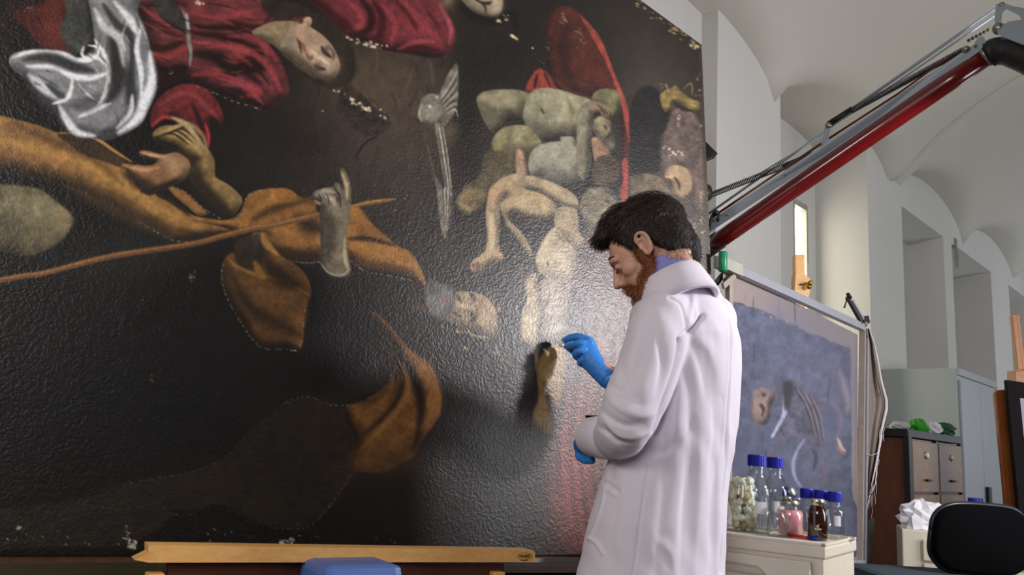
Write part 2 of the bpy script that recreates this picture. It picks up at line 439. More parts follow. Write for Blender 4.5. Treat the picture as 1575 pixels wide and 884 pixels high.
def crop(ox, oy, sc):
    return lambda *q: [(ox + q[i] / sc, oy + q[i + 1] / sc) for i in range(0, len(q), 2)]
c1 = crop(0, 0, 2.9475); c2 = crop(350, 0, 2.9475); c3 = crop(680, 0, 2.807); c4 = crop(0, 250, 2.9475)
c5 = crop(330, 250, 2.9475); c6 = crop(620, 270, 2.9475); c7 = crop(0, 550, 2.647); c8 = crop(420, 550, 2.646); cp = crop(0, 0, 1)

def paint_big():
    A = Art(AU0, AV0, AU1, AV1, (17, 14, 12))
    G = A.glow; S = A.stroke; Q = A.poly
    # grounds: warm browns and near blacks
    G(620, 170, 170, 190, 20, (84, 66, 50), 0.9); G(560, 130, 70, 60, 0, (96, 78, 58), 0.55)
    G(700, 420, 220, 200, 0, (52, 44, 40), 0.75); G(780, 650, 230, 230, 0, (46, 38, 33), 0.75)
    G(1000, 120, 90, 160, -25, (66, 54, 44), 0.8); G(1040, 380, 70, 170, 0, (96, 82, 68), 0.85); G(900, 60, 60, 90, 0, (34, 28, 22), 0.8)
    G(720, 180, 26, 170, 0, (22, 18, 16), 0.8); G(770, 90, 70, 70, 0, (24, 20, 17), 0.9)
    G(420, 220, 80, 60, 0, (34, 27, 20), 0.8); G(-120, 120, 140, 200, 0, (24, 19, 15), 0.8)
    G(230, 390, 120, 40, -8, (34, 31, 28), 0.8); G(180, 620, 260, 120, 0, (12, 11, 11), 0.8)
    G(520, 560, 60, 120, 0, (14, 12, 11), 0.85)
    for k in range(90):    # loose brushwork in the brown ground
        x, y = A.rng.uniform(470, 700), A.rng.uniform(100, 420); an = A.rng.uniform(-1.9, -1.1)
        L = A.rng.uniform(10, 40)
        S([(x, y), (x + L * math.cos(an) * .5 + 3, y + L * math.sin(an) * .5), (x + L * math.cos(an), y + L * math.sin(an))], A.rng.uniform(2, 7), A.a[int(y) - AV0, int(x) - AU0] * A.rng.uniform(0.65, 1.45), a=0.35)
    # dark drapery low in the picture
    Q(c7(-200, 610, 0, 610, 140, 600, 310, 580, 480, 525, 640, 488, 760, 468, 900, 420, 980, 350, 1060, 270, 1190, 182) + c8(60, 185, 150, 160, 220, 190, 330, 190, 440, 130, 480, 90, 480, 160, 420, 260, 330, 480, 240, 600, 180, 660, 100, 700, 0, 692) + c7(1040, 680, 960, 630, 880, 612, 800, 632, 700, 640, 640, 700, 500, 760, 200, 770, -200, 770), (37, 29, 21), soft=5, tex=0.25, k=4)
    G(500, 640, 60, 45, -30, (52, 38, 25), 0.6); G(330, 740, 110, 30, -14, (45, 33, 22), 0.6); G(400, 660, 30, 60, 40, (40, 33, 30), 0.5)
    S(c7(690, 620, 800, 636, 880, 612, 960, 640, 1060, 690, 1190, 700), 10, (8, 7, 6), 0.9, soft=10)
    A.dashes(c7(330, 560, 480, 520, 640, 488, 780, 465, 900, 415, 980, 345, 1060, 270, 1190, 182), (105, 105, 105), 34, 4)
    A.dashes(c7(330, 590, 480, 618, 570, 605, 640, 590, 700, 635, 800, 636, 880, 614, 960, 634, 1060, 690, 1190, 692), (100, 98, 92), 34, 4)
    A.dashes(c8(0, 215, 70, 175, 150, 158, 220, 190, 330, 188, 440, 135, 478, 95, 482, 0), (150, 150, 150), 30, 3)
    A.dashes(c8(0, 692, 120, 696, 180, 660, 240, 590, 300, 500, 340, 462, 430, 466, 510, 450, 570, 410, 600, 345, 660, 260, 684, 180), (120, 120, 118), 42, 3.5)
    # ---- yellow mantle falling at the lower middle
    Q(c5(712, 678, 790, 730, 860, 820, 940, 885) + c8(620, 0, 660, 60, 684, 150, 680, 230, 640, 290, 600, 340, 570, 400, 500, 445, 420, 466, 340, 460, 300, 430, 330, 340, 290, 250, 300, 200, 380, 170, 450, 120, 482, 80, 490, 0) + c5(790, 880, 750, 790), (138, 84, 30), soft=2.5, form=26, light=(0.9, -0.3), amt=0.55, tex=0.2, k=4)
    S(c5(730, 700, 800, 790, 850, 885) + c8(560, 60, 600, 160, 600, 280, 570, 380), 15, (40, 25, 12), 0.9, soft=12)
    S(c8(505, 0, 530, 90, 500, 180, 440, 250, 360, 320), 10, (60, 37, 16), 0.75, soft=12)
    S(c8(530, 20, 550, 120, 510, 210, 430, 300, 360, 370), 10, (170, 110, 44), 0.6, soft=8)
    S(c8(490, 60, 470, 150, 400, 210, 330, 250), 8, (150, 94, 36), 0.5, soft=8)
    S(c8(600, 20, 650, 110, 655, 200, 610, 290), 20, (176, 112, 42), 0.6, soft=16)
    G(*c8(430, 400)[0], 55, 30, -20, (96, 58, 24), 0.6); G(*c8(520, 420)[0], 30, 22, -20, (74, 46, 22), 0.6)
    # ---- long yellow sleeve sweeping in from the left
    Q(cp(-340, 110, -160, 140, 0, 177) + c1(180, 570, 260, 600, 400, 625, 500, 680, 600, 745, 660, 800) + c4(620, 0, 700, 140, 780, 180, 880, 240, 1000, 262, 1110, 298, 1000, 340, 880, 350, 800, 360, 740, 330, 620, 265, 480, 190, 300, 110, 100, 60, 0, 40) + cp(-160, 240, -340, 230), (142, 96, 42), soft=2.5, form=26, light=(0.1, -1), amt=0.5, tex=0.18, k=4)
    S(cp(-300, 170) + c1(0, 640, 200, 690, 380, 740, 560, 830) + c4(560, 90, 740, 215, 900, 290), 22, (192, 136, 56), 0.55, soft=22)
    S(c1(60, 560, 240, 640, 420, 720, 560, 840), 12, (112, 72, 28), 0.5, soft=14)
    S(c4(300, 110, 480, 195, 640, 270, 780, 340), 20, (105, 72, 34), 0.6, soft=16)
    S(c4(700, 130, 800, 190, 860, 240), 7, (60, 36, 16), 0.8, soft=6)
    Q(c1(262, 604, 400, 610, 500, 660, 590, 735, 560, 760, 480, 735, 380, 700, 310, 650), (62, 42, 24), soft=3, tex=0.2)
    S(c1(265, 603, 360, 603, 440, 630, 520, 685, 600, 735), 5, (176, 120, 56), 0.8, soft=3)
    Q(c4(760, 105, 830, 130, 890, 180, 940, 230, 900, 240, 850, 200, 790, 150), (174, 112, 46), soft=2, form=8)
    A.dashes(c4(620, 265, 700, 310, 780, 350, 870, 358, 1000, 330), (190, 185, 170), 12, 3); A.dashes(c4(770, 100, 850, 140, 920, 205, 1000, 255), (190, 185, 170), 12, 3)
    # bare head / rock at the left edge
    Q(cp(-90, 300, -40, 286) + c4(0, 96, 100, 105, 190, 125, 260, 180, 320, 230, 332, 270, 290, 340, 230, 385, 120, 425, 0, 400) + cp(-60, 385, -100, 350), (122, 110, 74), soft=5, form=26, light=(0.8, -0.4), amt=0.55, tex=0.2)
    G(*c4(190, 220)[0], 26, 20, 20, (160, 150, 104), 0.55); G(*c4(20, 300)[0], 26, 26, 0, (54, 46, 34), 0.6); G(*c4(170, 350)[0], 18, 16, 0, (80, 68, 46), 0.5); G(*c4(280, 260)[0], 12, 18, 0, (170, 145, 90), 0.5)
    # ---- red robes
    red = (108, 42, 44)
    Q(cp(30, -60, 70, 0) + c1(60, 60, 110, 120, 180, 200, 290, 240, 400, 330, 600, 420, 720, 400, 760, 260, 690, 0), (82, 28, 24), soft=8, tex=0.25)
    G(*c1(240, 130)[0], 22, 42, -10, (128, 48, 36), 0.65); G(*c1(120, 60)[0], 28, 18, 0, (70, 24, 16), 0.8)
    Q(c1(620, -60, 1179, -60, 1260, 0, 1400, 60, 1400, 120, 1230, 140, 1150, 150, 1200, 160) + c2(170, 180, 240, 270, 280, 400, 240, 460, 170, 500, 110, 485, 0, 440) + c1(1180, 490, 1060, 450, 900, 390, 830, 350, 760, 380, 700, 380, 690, 260, 660, 120), red, soft=2, form=24, light=(0.2, -1), amt=0.5, tex=0.22, k=4)
    Q(c1(620, -60, 1180, -60) + c2(130, 0, 220, 85, 150, 140, 60, 150, 0, 145) + c1(1100, 120, 900, 130, 860, 60, 800, 20, 640, 30), (114, 44, 46), soft=2, tex=0.2, form=10)
    for pts, wd, c, a in [  # folds of the robe
        (c1(880, 150, 1000, 165, 1100, 200, 1179, 250) + c2(60, 300, 150, 380), 14, (52, 14, 14), 0.8),
        (c1(870, 240, 980, 260, 1060, 320, 1179, 300) + c2(60, 330), 22, (40, 12, 11), 0.85),
        (c1(880, 190, 1000, 205, 1120, 235) + c2(30, 230, 110, 300), 9, (186, 62, 66), 0.6),
        (c1(870, 340, 960, 335, 1080, 370, 1179, 420) + c2(60, 440), 10, (176, 50, 56), 0.6),
        (c1(870, 60, 1000, 80, 1100, 60, 1179, 40), 8, (176, 56, 60), 0.55),
        (c1(870, 110, 980, 130, 1179, 120) + c2(60, 140), 6, (60, 16, 16), 0.8),
        (c2(0, 190, 100, 230, 190, 310, 240, 410), 10, (184, 58, 66), 0.6),
        (c2(0, 165, 110, 170, 190, 230, 240, 300), 8, (160, 48, 60), 0.6),
        (c2(20, 260, 110, 290, 190, 380), 6, (70, 18, 20), 0.7),
        (c2(0, 370, 80, 390, 160, 470), 9, (172, 56, 66), 0.6),
        (c2(0, 400, 60, 420, 120, 480), 6, (56, 16, 18), 0.7),
        (c1(640, 30, 720, 90, 800, 140, 850, 160), 8, (176, 60, 54), 0.6),
        (c1(690, 240, 760, 260, 850, 210), 9, (170, 48, 46), 0.7),
        (c1(680, 200, 740, 220, 850, 180), 10, (66, 20, 18), 0.8),
        (c1(690, 290, 760, 330, 850, 300), 20, (34, 12, 11), 0.9),
        (c1(700, 340, 780, 350, 830, 340), 20, (48, 16, 14), 0.8),
        (c2(180, 20, 190, 70, 160, 110), 6, (90, 24, 28), 0.7), (c2(0, 40, 80, 60, 160, 100), 8, (170, 50, 58), 0.5), (c2(0, 90, 80, 110, 140, 130), 6, (80, 20, 24), 0.6),
    ]: S(pts, wd, c, a)
    Q(c1(690, 0, 760, -20, 830, 60, 860, 120, 855, 160, 800, 130, 730, 80), (56, 54, 50), soft=2, form=8, tex=0.3)
    S(c1(830, 50, 850, 110, 855, 180, 865, 240, 860, 300), 6, (120, 122, 116), 0.8); S(c1(845, 60, 855, 130), 4, (190, 192, 186), 0.7)
    # cuff of the near sleeve
    Q(c1(700, 470, 760, 410, 840, 380, 920, 395, 980, 450, 1015, 530, 1000, 555, 960, 550, 945, 600, 945, 670, 900, 640, 850, 590, 780, 540, 690, 580, 685, 520), (116, 34, 36), soft=2, form=14, light=(-0.2, -1), amt=0.6, tex=0.2)
    S(c1(720, 480, 800, 430, 880, 430, 940, 490, 1000, 550), 8, (160, 58, 60), 0.5); S(c1(870, 470, 910, 560, 920, 620), 9, (62, 18, 18), 0.8); S(c1(690, 570, 740, 530, 790, 540), 7, (188, 50, 52), 0.8)
    S(c1(930, 560, 945, 610, 945, 670), 5, (190, 48, 48), 0.8)
    A.dashes(c1(880, 385, 980, 425, 1060, 460, 1170, 492), (200, 200, 196), 9, 4)
    # second red robe, top centre
    Q(c2(340, -60, 980, -60, 975, 0, 1000, 60, 1030, 130, 1028, 200, 990, 255, 930, 264, 850, 250, 780, 240, 700, 226, 620, 200, 560, 170, 500, 130, 420, 40), (122, 40, 47), soft=2, form=22, light=(0.2, -1), amt=0.45, tex=0.2)
    for pts, wd, c, a in [
        (c2(590, -20, 650, 60, 640, 130, 560, 160), 12, (66, 14, 20), 0.85), (c2(660, 0, 700, 80, 690, 160, 640, 200), 12, (96, 18, 26), 0.8),
        (c2(540, 0, 600, 60, 600, 120, 540, 140), 10, (180, 58, 66), 0.55), (c2(700, 20, 760, 110, 740, 200), 9, (178, 52, 62), 0.5),
        (c2(760, 0, 830, 80, 860, 140), 8, (110, 22, 30), 0.7), (c2(800, 0, 870, 90, 960, 180), 12, (176, 56, 64), 0.5), (c2(780, 235, 860, 215, 960, 230), 7, (90, 18, 26), 0.8),
        (c2(770, 225, 850, 190, 950, 190), 7, (186, 70, 74), 0.5), (c2(440, 40, 500, 90, 580, 150), 16, (84, 20, 28), 0.7), (c2(960, 20, 1010, 120, 1005, 200), 7, (184, 76, 86), 0.5), (c2(900, 40, 960, 120), 6, (112, 22, 30), 0.6)]: S(pts, wd, c, a)
    # ---- white cloth
    Q(c1(290, -60, 430, -60, 440, 60, 430, 190, 370, 262, 320, 252, 296, 200, 272, 130, 300, 50), (72, 74, 68), soft=2, form=12, tex=0.3)
    S(c1(330, 10, 360, 90, 370, 200), 10, (70, 72, 66), 0.5, soft=10); S(c1(390, 0, 410, 80, 400, 150), 9, (46, 46, 42), 0.6)
    Q(c1(415, -60, 640, -60, 630, 20, 625, 60, 655, 120, 680, 210, 690, 300, 710, 380, 700, 440, 670, 500, 640, 560, 560, 610, 480, 635, 400, 620, 320, 600, 290, 560, 240, 500, 190, 460, 130, 370, 60, 315, 40, 275, 70, 238, 180, 226, 280, 236, 350, 262, 395, 245, 430, 205, 420, 100), (138, 140, 142), soft=1.8, form=22, light=(-0.2, -1), amt=0.4, tex=0.12, k=4)
    for pts, wd, c, a in [
        (c1(110, 330, 180, 440, 250, 500, 310, 600), 16, (65, 65, 68), 0.7), (c1(120, 300, 250, 305, 330, 345, 420, 352, 490, 330), 10, (230, 232, 239), 0.8),
        (c1(60, 260, 140, 236, 280, 245, 350, 275, 440, 260, 470, 290), 9, (228, 230, 232), 0.8), (c1(110, 270, 220, 260, 330, 300, 420, 320), 18, (62, 62, 61), 0.75),
        (c1(130, 340, 200, 400, 300, 450), 14, (208, 210, 219), 0.7), (c1(210, 380, 270, 430, 310, 450), 10, (57, 57, 58), 0.7), (c1(330, 350, 320, 410, 300, 450, 240, 470), 7, (239, 239, 239), 0.75),
        (c1(430, 180, 480, 260, 495, 340, 480, 420, 440, 480), 8, (237, 237, 232), 0.8), (c1(500, 160, 530, 260, 530, 380, 490, 460), 26, (57, 57, 55), 0.8),
        (c1(430, 40, 470, 120, 540, 180, 560, 300), 12, (212, 215, 206), 0.6), (c1(520, 10, 590, 90, 620, 150), 12, (230, 232, 230), 0.7), (c1(470, 20, 530, 110, 590, 160, 600, 280), 12, (59, 59, 57), 0.7),
        (c1(640, 120, 620, 220, 640, 330, 640, 440), 8, (224, 226, 230), 0.75), (c1(600, 260, 590, 360, 590, 480, 540, 560, 470, 600), 18, (70, 70, 72), 0.8), (c1(680, 240, 690, 360, 660, 450, 620, 540, 540, 600), 16, (239, 241, 250), 0.75),
        (c1(600, 430, 590, 510, 530, 580), 8, (246, 248, 250), 0.7), (c1(360, 530, 420, 500, 500, 470), 8, (219, 221, 228), 0.7), (c1(320, 480, 400, 470, 450, 430), 22, (74, 74, 78), 0.6),
        (c1(270, 480, 300, 540, 350, 600, 430, 615), 12, (239, 241, 250), 0.7), (c1(360, 270, 400, 275, 440, 250, 440, 215, 400, 205), 5, (250, 250, 246), 0.8), (c1(380, 210, 372, 245, 390, 265), 5, (246, 246, 239), 0.7),
        (c1(410, 220, 425, 235), 10, (70, 70, 66), 0.7), (c1(430, 560, 520, 540, 580, 480), 24, (126, 126, 132), 0.5)]: S(pts, wd, c, a)
    rr_ = np.random.default_rng(5)
    for k in range(46):   # fine creases in the cloth
        x, y = rr_.uniform(130, 640), rr_.uniform(250, 560) if k % 2 else rr_.uniform(20, 400)
        if x < 400 and y < 300: x += 230
        an = rr_.uniform(.7, 1.9) if x > 430 else rr_.uniform(.2, 1.1); L_ = rr_.uniform(30, 110)
        xe, ye = (x + L_ * math.cos(an)) / 2.9475, (y + L_ * math.sin(an)) / 2.9475
        if min(A.a[int(y / 2.9475) - AV0, int(x / 2.9475) - AU0].mean(), A.a[int(ye) - AV0, int(xe) - AU0].mean()) < 75: continue
        S(c1(x, y, x + L_ * .5 * math.cos(an) + rr_.uniform(-9, 9), y + L_ * .5 * math.sin(an), x + L_ * math.cos(an), y + L_ * math.sin(an)), rr_.uniform(1.2, 4), (210, 212, 214) if rr_.random() < .5 else (70, 70, 72), 0.45)
    for k in range(60):   # and in the robes
        x, y = rr_.uniform(640, 1400), rr_.uniform(10, 440)
        if y > 400 - abs(x - 1050) * .3: continue
        an = rr_.uniform(-.2, .55); L_ = rr_.uniform(50, 150)
        S(c1(x, y, x + L_ * .5, y + L_ * .5 * math.sin(an) + rr_.uniform(-6, 6), x + L_ * math.cos(an), y + L_ * math.sin(an)), rr_.uniform(1.5, 5), (160, 62, 66) if rr_.random() < .5 else (52, 18, 18), 0.4)
    # ---- clasped hands
    fl = (150, 112, 62)
    Q(c1(690, 610, 740, 570, 830, 580, 930, 660, 970, 720, 975, 790) + c4(985, 70, 1050, 110, 1098, 165, 1080, 215, 1040, 240, 980, 190, 900, 120, 860, 60, 880, 0) + c1(860, 740, 800, 680, 720, 650), (146, 112, 56), soft=2, form=18, light=(0.2, -1), amt=0.6, tex=0.18)
    S(c1(860, 700, 900, 800) + c4(880, 60, 960, 160, 1030, 230), 22, (58, 42, 22), 0.75, soft=18)
    for x in (0, 1, 2, 3): S(c1(700 + 30 * x, 610 - 12 * x, 780 + 25 * x, 590 - 10 * x, 860 + 20 * x, 640 - 8 * x, 910 + 10 * x, 700), 6, (168, 138, 84), 0.6); S(c1(705 + 30 * x, 625 - 12 * x, 780 + 25 * x, 605 - 10 * x, 855 + 20 * x, 655 - 8 * x), 3, (46, 32, 20), 0.7)
    S(c1(780, 530, 850, 570, 910, 650), 9, (176, 150, 96), 0.8)
    Q(c1(630, 690, 660, 680, 740, 700, 800, 690, 850, 720, 862, 760, 840, 810, 790, 840) + c4(740, 120, 680, 150, 630, 120, 590, 60, 560, 20) + c1(550, 780, 555, 740, 600, 745, 680, 750, 710, 730, 650, 715), (150, 102, 62), soft=2, form=14, light=(0.1, -1), amt=0.55, tex=0.15)
    G(*c1(790, 740)[0], 18, 12, 20, (196, 160, 110), 0.7); S(c1(560, 750, 650, 770, 720, 760), 6, (196, 130, 84), 0.7); S(c1(570, 790, 640, 830, 700, 850), 20, (70, 40, 26), 0.7, soft=14); S(c1(640, 690, 700, 705, 740, 710), 5, (200, 140, 96), 0.8)
    S(c4(640, 130, 720, 120, 800, 80), 9, (52, 32, 20), 0.8)
    # ---- praying figure's face, turned on its side
    Q(c2(110, 150, 170, 110, 230, 95, 330, 105, 300, 180, 260, 240, 200, 200), (150, 126, 88), soft=2, form=12, tex=0.12)
    Q(c2(150, 0, 300, 10, 400, 60, 500, 130, 570, 220, 580, 300, 560, 370, 480, 400, 400, 380, 330, 330, 420, 360, 500, 330, 480, 220, 380, 120, 330, 80, 220, 90), (42, 34, 24), soft=6, tex=0.25)
    Q(c2(255, 170, 290, 120, 340, 105, 345, 85, 370, 75, 382, 95, 375, 120, 420, 150, 470, 200, 505, 270, 508, 320, 480, 355, 440, 362, 390, 330, 330, 290, 270, 240, 240, 215), (182, 148, 114), soft=2, form=16, light=(-0.2, -1), amt=0.5, tex=0.1)
    G(*c2(280, 190)[0], 10, 14, 20, (120, 112, 96), 0.6); G(*c2(470, 300)[0], 14, 16, 40, (196, 168, 134), 0.6); G(*c2(330, 150)[0], 16, 10, 30, (196, 144, 116), 0.5)
    S(c2(425, 210, 440, 235, 470, 262), 6, (60, 50, 44), 0.9); S(c2(395, 295, 415, 308, 445, 315), 6, (64, 52, 44), 0.9); G(*c2(448, 222)[0], 5, 7, 30, (80, 70, 62), 0.8); G(*c2(412, 300)[0], 5, 6, 30, (84, 72, 62), 0.8)
    S(c2(460, 210, 480, 240, 480, 275), 4, (96, 78, 62), 0.7); S(c2(370, 225, 410, 255, 460, 290), 7, (214, 182, 148), 0.7); S(c2(355, 240, 375, 268, 385, 250), 5, (120, 78, 62), 0.8)
    S(c2(325, 185, 345, 210, 350, 235), 5, (158, 74, 60), 0.9); S(c2(315, 175, 328, 205, 335, 240), 4, (92, 58, 48), 0.7); S(c2(250, 240, 320, 290, 400, 350), 9, (96, 76, 58), 0.6)
    S(c2(345, 90, 372, 85, 375, 115), 4, (190, 140, 108), 0.8)
    # second face cut by the top edge
    Q(c3(60, -60, 240, -60, 262, -10, 250, 60, 210, 78, 150, 60, 100, 20), (150, 128, 100), soft=2, form=14, light=(0.6, 0.4), amt=0.4); G(*c3(235, 30)[0], 10, 14, 0, (200, 178, 142), 0.7)
    S(c3(130, -10, 180, 20, 190, 60), 4, (70, 58, 48), 0.8); S(c3(170, 10, 200, 15, 215, 5), 5, (60, 48, 40), 0.85); S(c3(60, 10, 140, 70, 230, 90, 300, 60, 320, 130), 16, (22, 18, 15), 0.8, soft=14)
    G(*c2(1000, 0)[0], 12, 14, 0, (170, 140, 104), 0.6)
    # losses along the top robe and the wing
    A.flakes(c2(540, 175, 600, 190, 660, 205, 720, 215), 26, 2.6, 2.6, (222, 206, 172), 1); A.flakes(c2(590, 195, 592, 196), 3, 1.5, 4.5, (226, 212, 184), 2); A.flakes(c2(666, 208, 668, 209), 3, 1.5, 4.5, (226, 212, 184), 3)
    # ---- dark lizard-like texture by the losses and the white bird
    Q(c2(500, 440, 560, 375, 610, 420, 690, 480, 740, 560, 660, 620, 600, 600, 520, 560), (48, 38, 30), soft=6, rag=8, tex=0.4); S(c2(500, 450, 540, 560, 600, 640, 560, 720), 5, (88, 74, 60), 0.5, rag=4); S(c2(560, 380, 620, 430, 700, 510), 5, (92, 78, 62), 0.5, rag=4)
    S(c2(580, 720, 620, 650, 680, 620), 3, (30, 24, 20), 0.8)
    A.flakes(c2(485, 410, 540, 440, 600, 480, 640, 500), 20, 2.5, 2.4, (228, 206, 160), 4); A.flakes(c2(636, 494, 638, 496), 5, 2, 4, (230, 208, 160), 5); A.flakes(c2(690, 510, 710, 540), 6, 2, 2, (220, 196, 150), 6); A.flakes(c2(565, 450, 567, 452), 3, 1, 4, (230, 206, 160), 7); A.flakes(c2(435, 506, 436, 507), 1, 1, 2.4, (200, 170, 110), 8)
    Q(c2(870, 470, 900, 430, 960, 430, 990, 480, 970, 560, 920, 570, 870, 540), (128, 118, 102), soft=3, form=9, tex=0.2)
    Q(c2(960, 440, 975, 390, 1010, 320, 1042, 290, 1046, 400, 1040, 480, 1010, 540, 980, 570, 960, 520), (118, 108, 92), soft=3, tex=0.25)
    for k in range(9): S(c2(965 + k * 4, 450 + k * 8, 1000 + k * 4, 400 + k * 12, 1044, 320 + k * 26), 2.5, (176, 168, 152) if k % 2 == 0 else (80, 70, 58), 0.6)
    Q(c2(940, 560, 975, 570, 990, 640, 1000, 740, 1020, 850, 1022, 890) + c5(1075, 100, 1080, 230, 1050, 345, 1025, 290, 1010, 150, 1000, 60) + c2(985, 860, 960, 700), (126, 116, 98), soft=2.5, form=6, tex=0.25)
    for k in range(5): S(c2(950 + k * 8, 570, 972 + k * 8, 700, 1000 + k * 5, 880) + c5(1035 + k * 8, 120, 1050 + k * 2, 300), 2, (190, 184, 168) if k % 2 else (74, 64, 52), 0.6)
    G(*c2(1010, 600)[0], 12, 16, 0, (120, 100, 70), 0.5); S(c2(890, 600, 920, 720, 945, 840) + c5(990, 0), 4, (96, 84, 66), 0.5); G(*c2(918, 482)[0], 2.2, 2.2, 0, (235, 225, 200), 1); G(*c2(948, 440)[0], 1.6, 1.6, 0, (235, 225, 200), 1); S(c2(880, 470, 868, 520, 880, 550), 4, (170, 158, 132), 0.6)
    # ---- yellow shawl with the raised hand, and the staff
    Q(c5(-100, 262, 60, 260, 120, 225, 150, 150, 220, 120, 330, 118, 400, 160, 460, 150, 470, 230, 590, 200, 660, 205, 700, 260, 760, 320, 830, 375, 880, 400, 915, 440, 960, 555, 900, 540, 830, 515, 680, 500, 610, 440, 480, 440, 400, 455, 340, 440, 280, 400, 200, 330, 90, 350, 60, 300), (156, 98, 34), soft=2, form=20, light=(0.1, -1), amt=0.55, tex=0.2, k=4)
    for pts, wd, c, a in [
        (c5(170, 260, 260, 215, 360, 180, 470, 160), 14, (96, 58, 22), 0.75), (c5(160, 230, 250, 180, 380, 170), 8, (176, 116, 46), 0.5), (c5(370, 250, 440, 290, 480, 300), 26, (66, 40, 18), 0.8),
        (c5(240, 350, 340, 350, 480, 330), 14, (146, 92, 34), 0.6), (c5(300, 400, 400, 420, 480, 410), 20, (70, 44, 22), 0.8), (c5(610, 345, 700, 345, 820, 375), 8, (56, 34, 14), 0.85),
        (c5(610, 300, 700, 310, 790, 350), 12, (140, 86, 30), 0.6), (c5(620, 370, 740, 400, 860, 420), 18, (178, 114, 42), 0.6), (c5(640, 450, 780, 470, 900, 500), 12, (120, 74, 28), 0.6), (c5(640, 230, 690, 290), 16, (170, 104, 34), 0.5), (c5(880, 420, 920, 480, 950, 550), 8, (176, 116, 46), 0.6)]: S(pts, wd, c, a, soft=wd)
    # hanging end of the shawl
    Q(c5(60, 420, 90, 410, 120, 470, 160, 330, 220, 315, 250, 330, 265, 380, 300, 420, 380, 470, 425, 530, 438, 600, 410, 680, 395, 840, 300, 842, 220, 840, 170, 800, 110, 700, 50, 600, 30, 520, 38, 450), (116, 74, 32), soft=2, form=16, light=(0.5, -1), amt=0.5, tex=0.22, k=4)
    Q(c5(95, 360, 215, 325, 235, 380, 215, 450, 225, 520, 150, 490, 105, 460), (58, 44, 30), soft=4, tex=0.3)
    S(c5(180, 450, 210, 500, 225, 525), 14, (176, 112, 40), 0.8, soft=6); S(c5(215, 320, 235, 370, 290, 420), 10, (176, 120, 50), 0.7, soft=6); S(c5(60, 430, 100, 470, 200, 510, 300, 530, 430, 600), 6, (160, 108, 48), 0.8)
    S(c5(210, 400, 260, 480, 330, 540, 400, 560), 24, (60, 38, 20), 0.7, soft=20); S(c5(80, 500, 150, 640, 260, 720, 390, 780), 20, (66, 44, 24), 0.7, soft=20); S(c5(110, 520, 240, 600, 380, 640), 20, (128, 84, 36), 0.5, soft=20); S(c5(410, 620, 400, 700, 380, 760), 14, (150, 86, 34), 0.5, soft=10)
    A.dashes(c5(38, 450, 32, 530, 60, 620, 110, 710, 170, 800, 225, 842, 300, 845, 380, 845, 400, 740, 412, 660), (196, 190, 176), 34, 3.2)
    A.dashes(c5(610, 440, 680, 490, 780, 510, 900, 535), (196, 190, 176), 14, 3); A.dashes(c5(340, 445, 420, 455, 480, 448), (180, 176, 166), 8, 3); A.dashes(c5(60, 262, 120, 225, 150, 150, 210, 125), (150, 150, 150), 12, 3)
    S(cp(-340, 500, 0, 431) + c4(200, 500, 500, 425, 850, 372, 1000, 335, 1179, 290) + c5(240, 290, 470, 236), 9, (120, 74, 34), 1, soft=3, taper=False)
    S(cp(-340, 498, 0, 429) + c4(200, 496, 500, 420, 850, 368, 1000, 330, 1179, 285) + c5(240, 285, 470, 232), 3, (168, 106, 52), 0.8, taper=False)
    S(c5(600, 205, 700, 182, 820, 165), 7, (128, 84, 34), 1, soft=2); S(c5(600, 202, 700, 179, 820, 163), 2, (180, 124, 60), 0.8)
    # the hand
    Q(c5(475, 190, 440, 165, 455, 130, 500, 115, 540, 108, 545, 90, 565, 95, 580, 120, 568, 40, 575, 22, 595, 40, 615, 100, 620, 170, 612, 240, 600, 330, 605, 420, 618, 480, 605, 520, 560, 528, 510, 510, 482, 460, 480, 360, 478, 260), (122, 108, 84), soft=1.6, form=9, light=(0.6, -0.8), amt=0.55, tex=0.2, k=4)
    S(c5(460, 150, 500, 128, 540, 135), 7, (150, 138, 116), 0.7); S(c5(500, 150, 530, 165, 545, 190), 7, (172, 156, 132), 0.8); S(c5(452, 170, 475, 185, 490, 175), 5, (146, 130, 106), 0.8); S(c5(575, 40, 598, 110, 600, 170), 5, (172, 146, 104), 0.8)
    S(c5(495, 200, 520, 300, 515, 440), 22, (76, 68, 54), 0.6, soft=16); S(c5(590, 330, 592, 430, 606, 490), 6, (176, 154, 108), 0.7); S(c5(540, 110, 565, 150, 570, 200), 4, (50, 42, 34), 0.7); S(c5(480, 455, 520, 500, 580, 510, 612, 480), 4, (160, 150, 130), 0.7); G(*c5(560, 235)[0], 6, 5, 0, (166, 140, 100), 0.6)
    for x in (470, 505, 545): S(c5(x, 140, x + 12, 165, x + 14, 185), 2, (46, 38, 32), 0.8)
    # ---- red banner above the children
    Q(c3(445, 190, 440, 120, 470, 60, 520, 25, 570, 40, 620, 90, 680, 170, 710, 250, 750, 330, 790, 430, 812, 520, 812, 600, 800, 690, 803, 860, 790, 900, 770, 860, 775, 700, 770, 560, 740, 400, 640, 420, 560, 400, 490, 380, 450, 290), (78, 28, 20), soft=2, form=16, light=(0.6, -0.6), amt=0.5, tex=0.25, k=4)
    Q(c3(590, 60, 660, 130, 700, 200, 745, 320, 795, 440, 812, 530, 810, 620, 795, 560, 770, 440, 720, 300, 660, 180), (158, 58, 44), soft=2, tex=0.15)
    Q(c3(775, 700, 800, 690, 803, 800, 795, 900, 772, 860, 768, 820, 782, 780), (160, 58, 46), soft=2, tex=0.15)
    Q(c3(365, 400, 385, 330, 420, 295, 460, 320, 490, 370, 500, 400), (150, 50, 34), soft=2, form=8, tex=0.2); S(c3(410, 320, 400, 380), 5, (60, 20, 14), 0.8); S(c3(440, 310, 470, 380), 4, (60, 20, 14), 0.7)
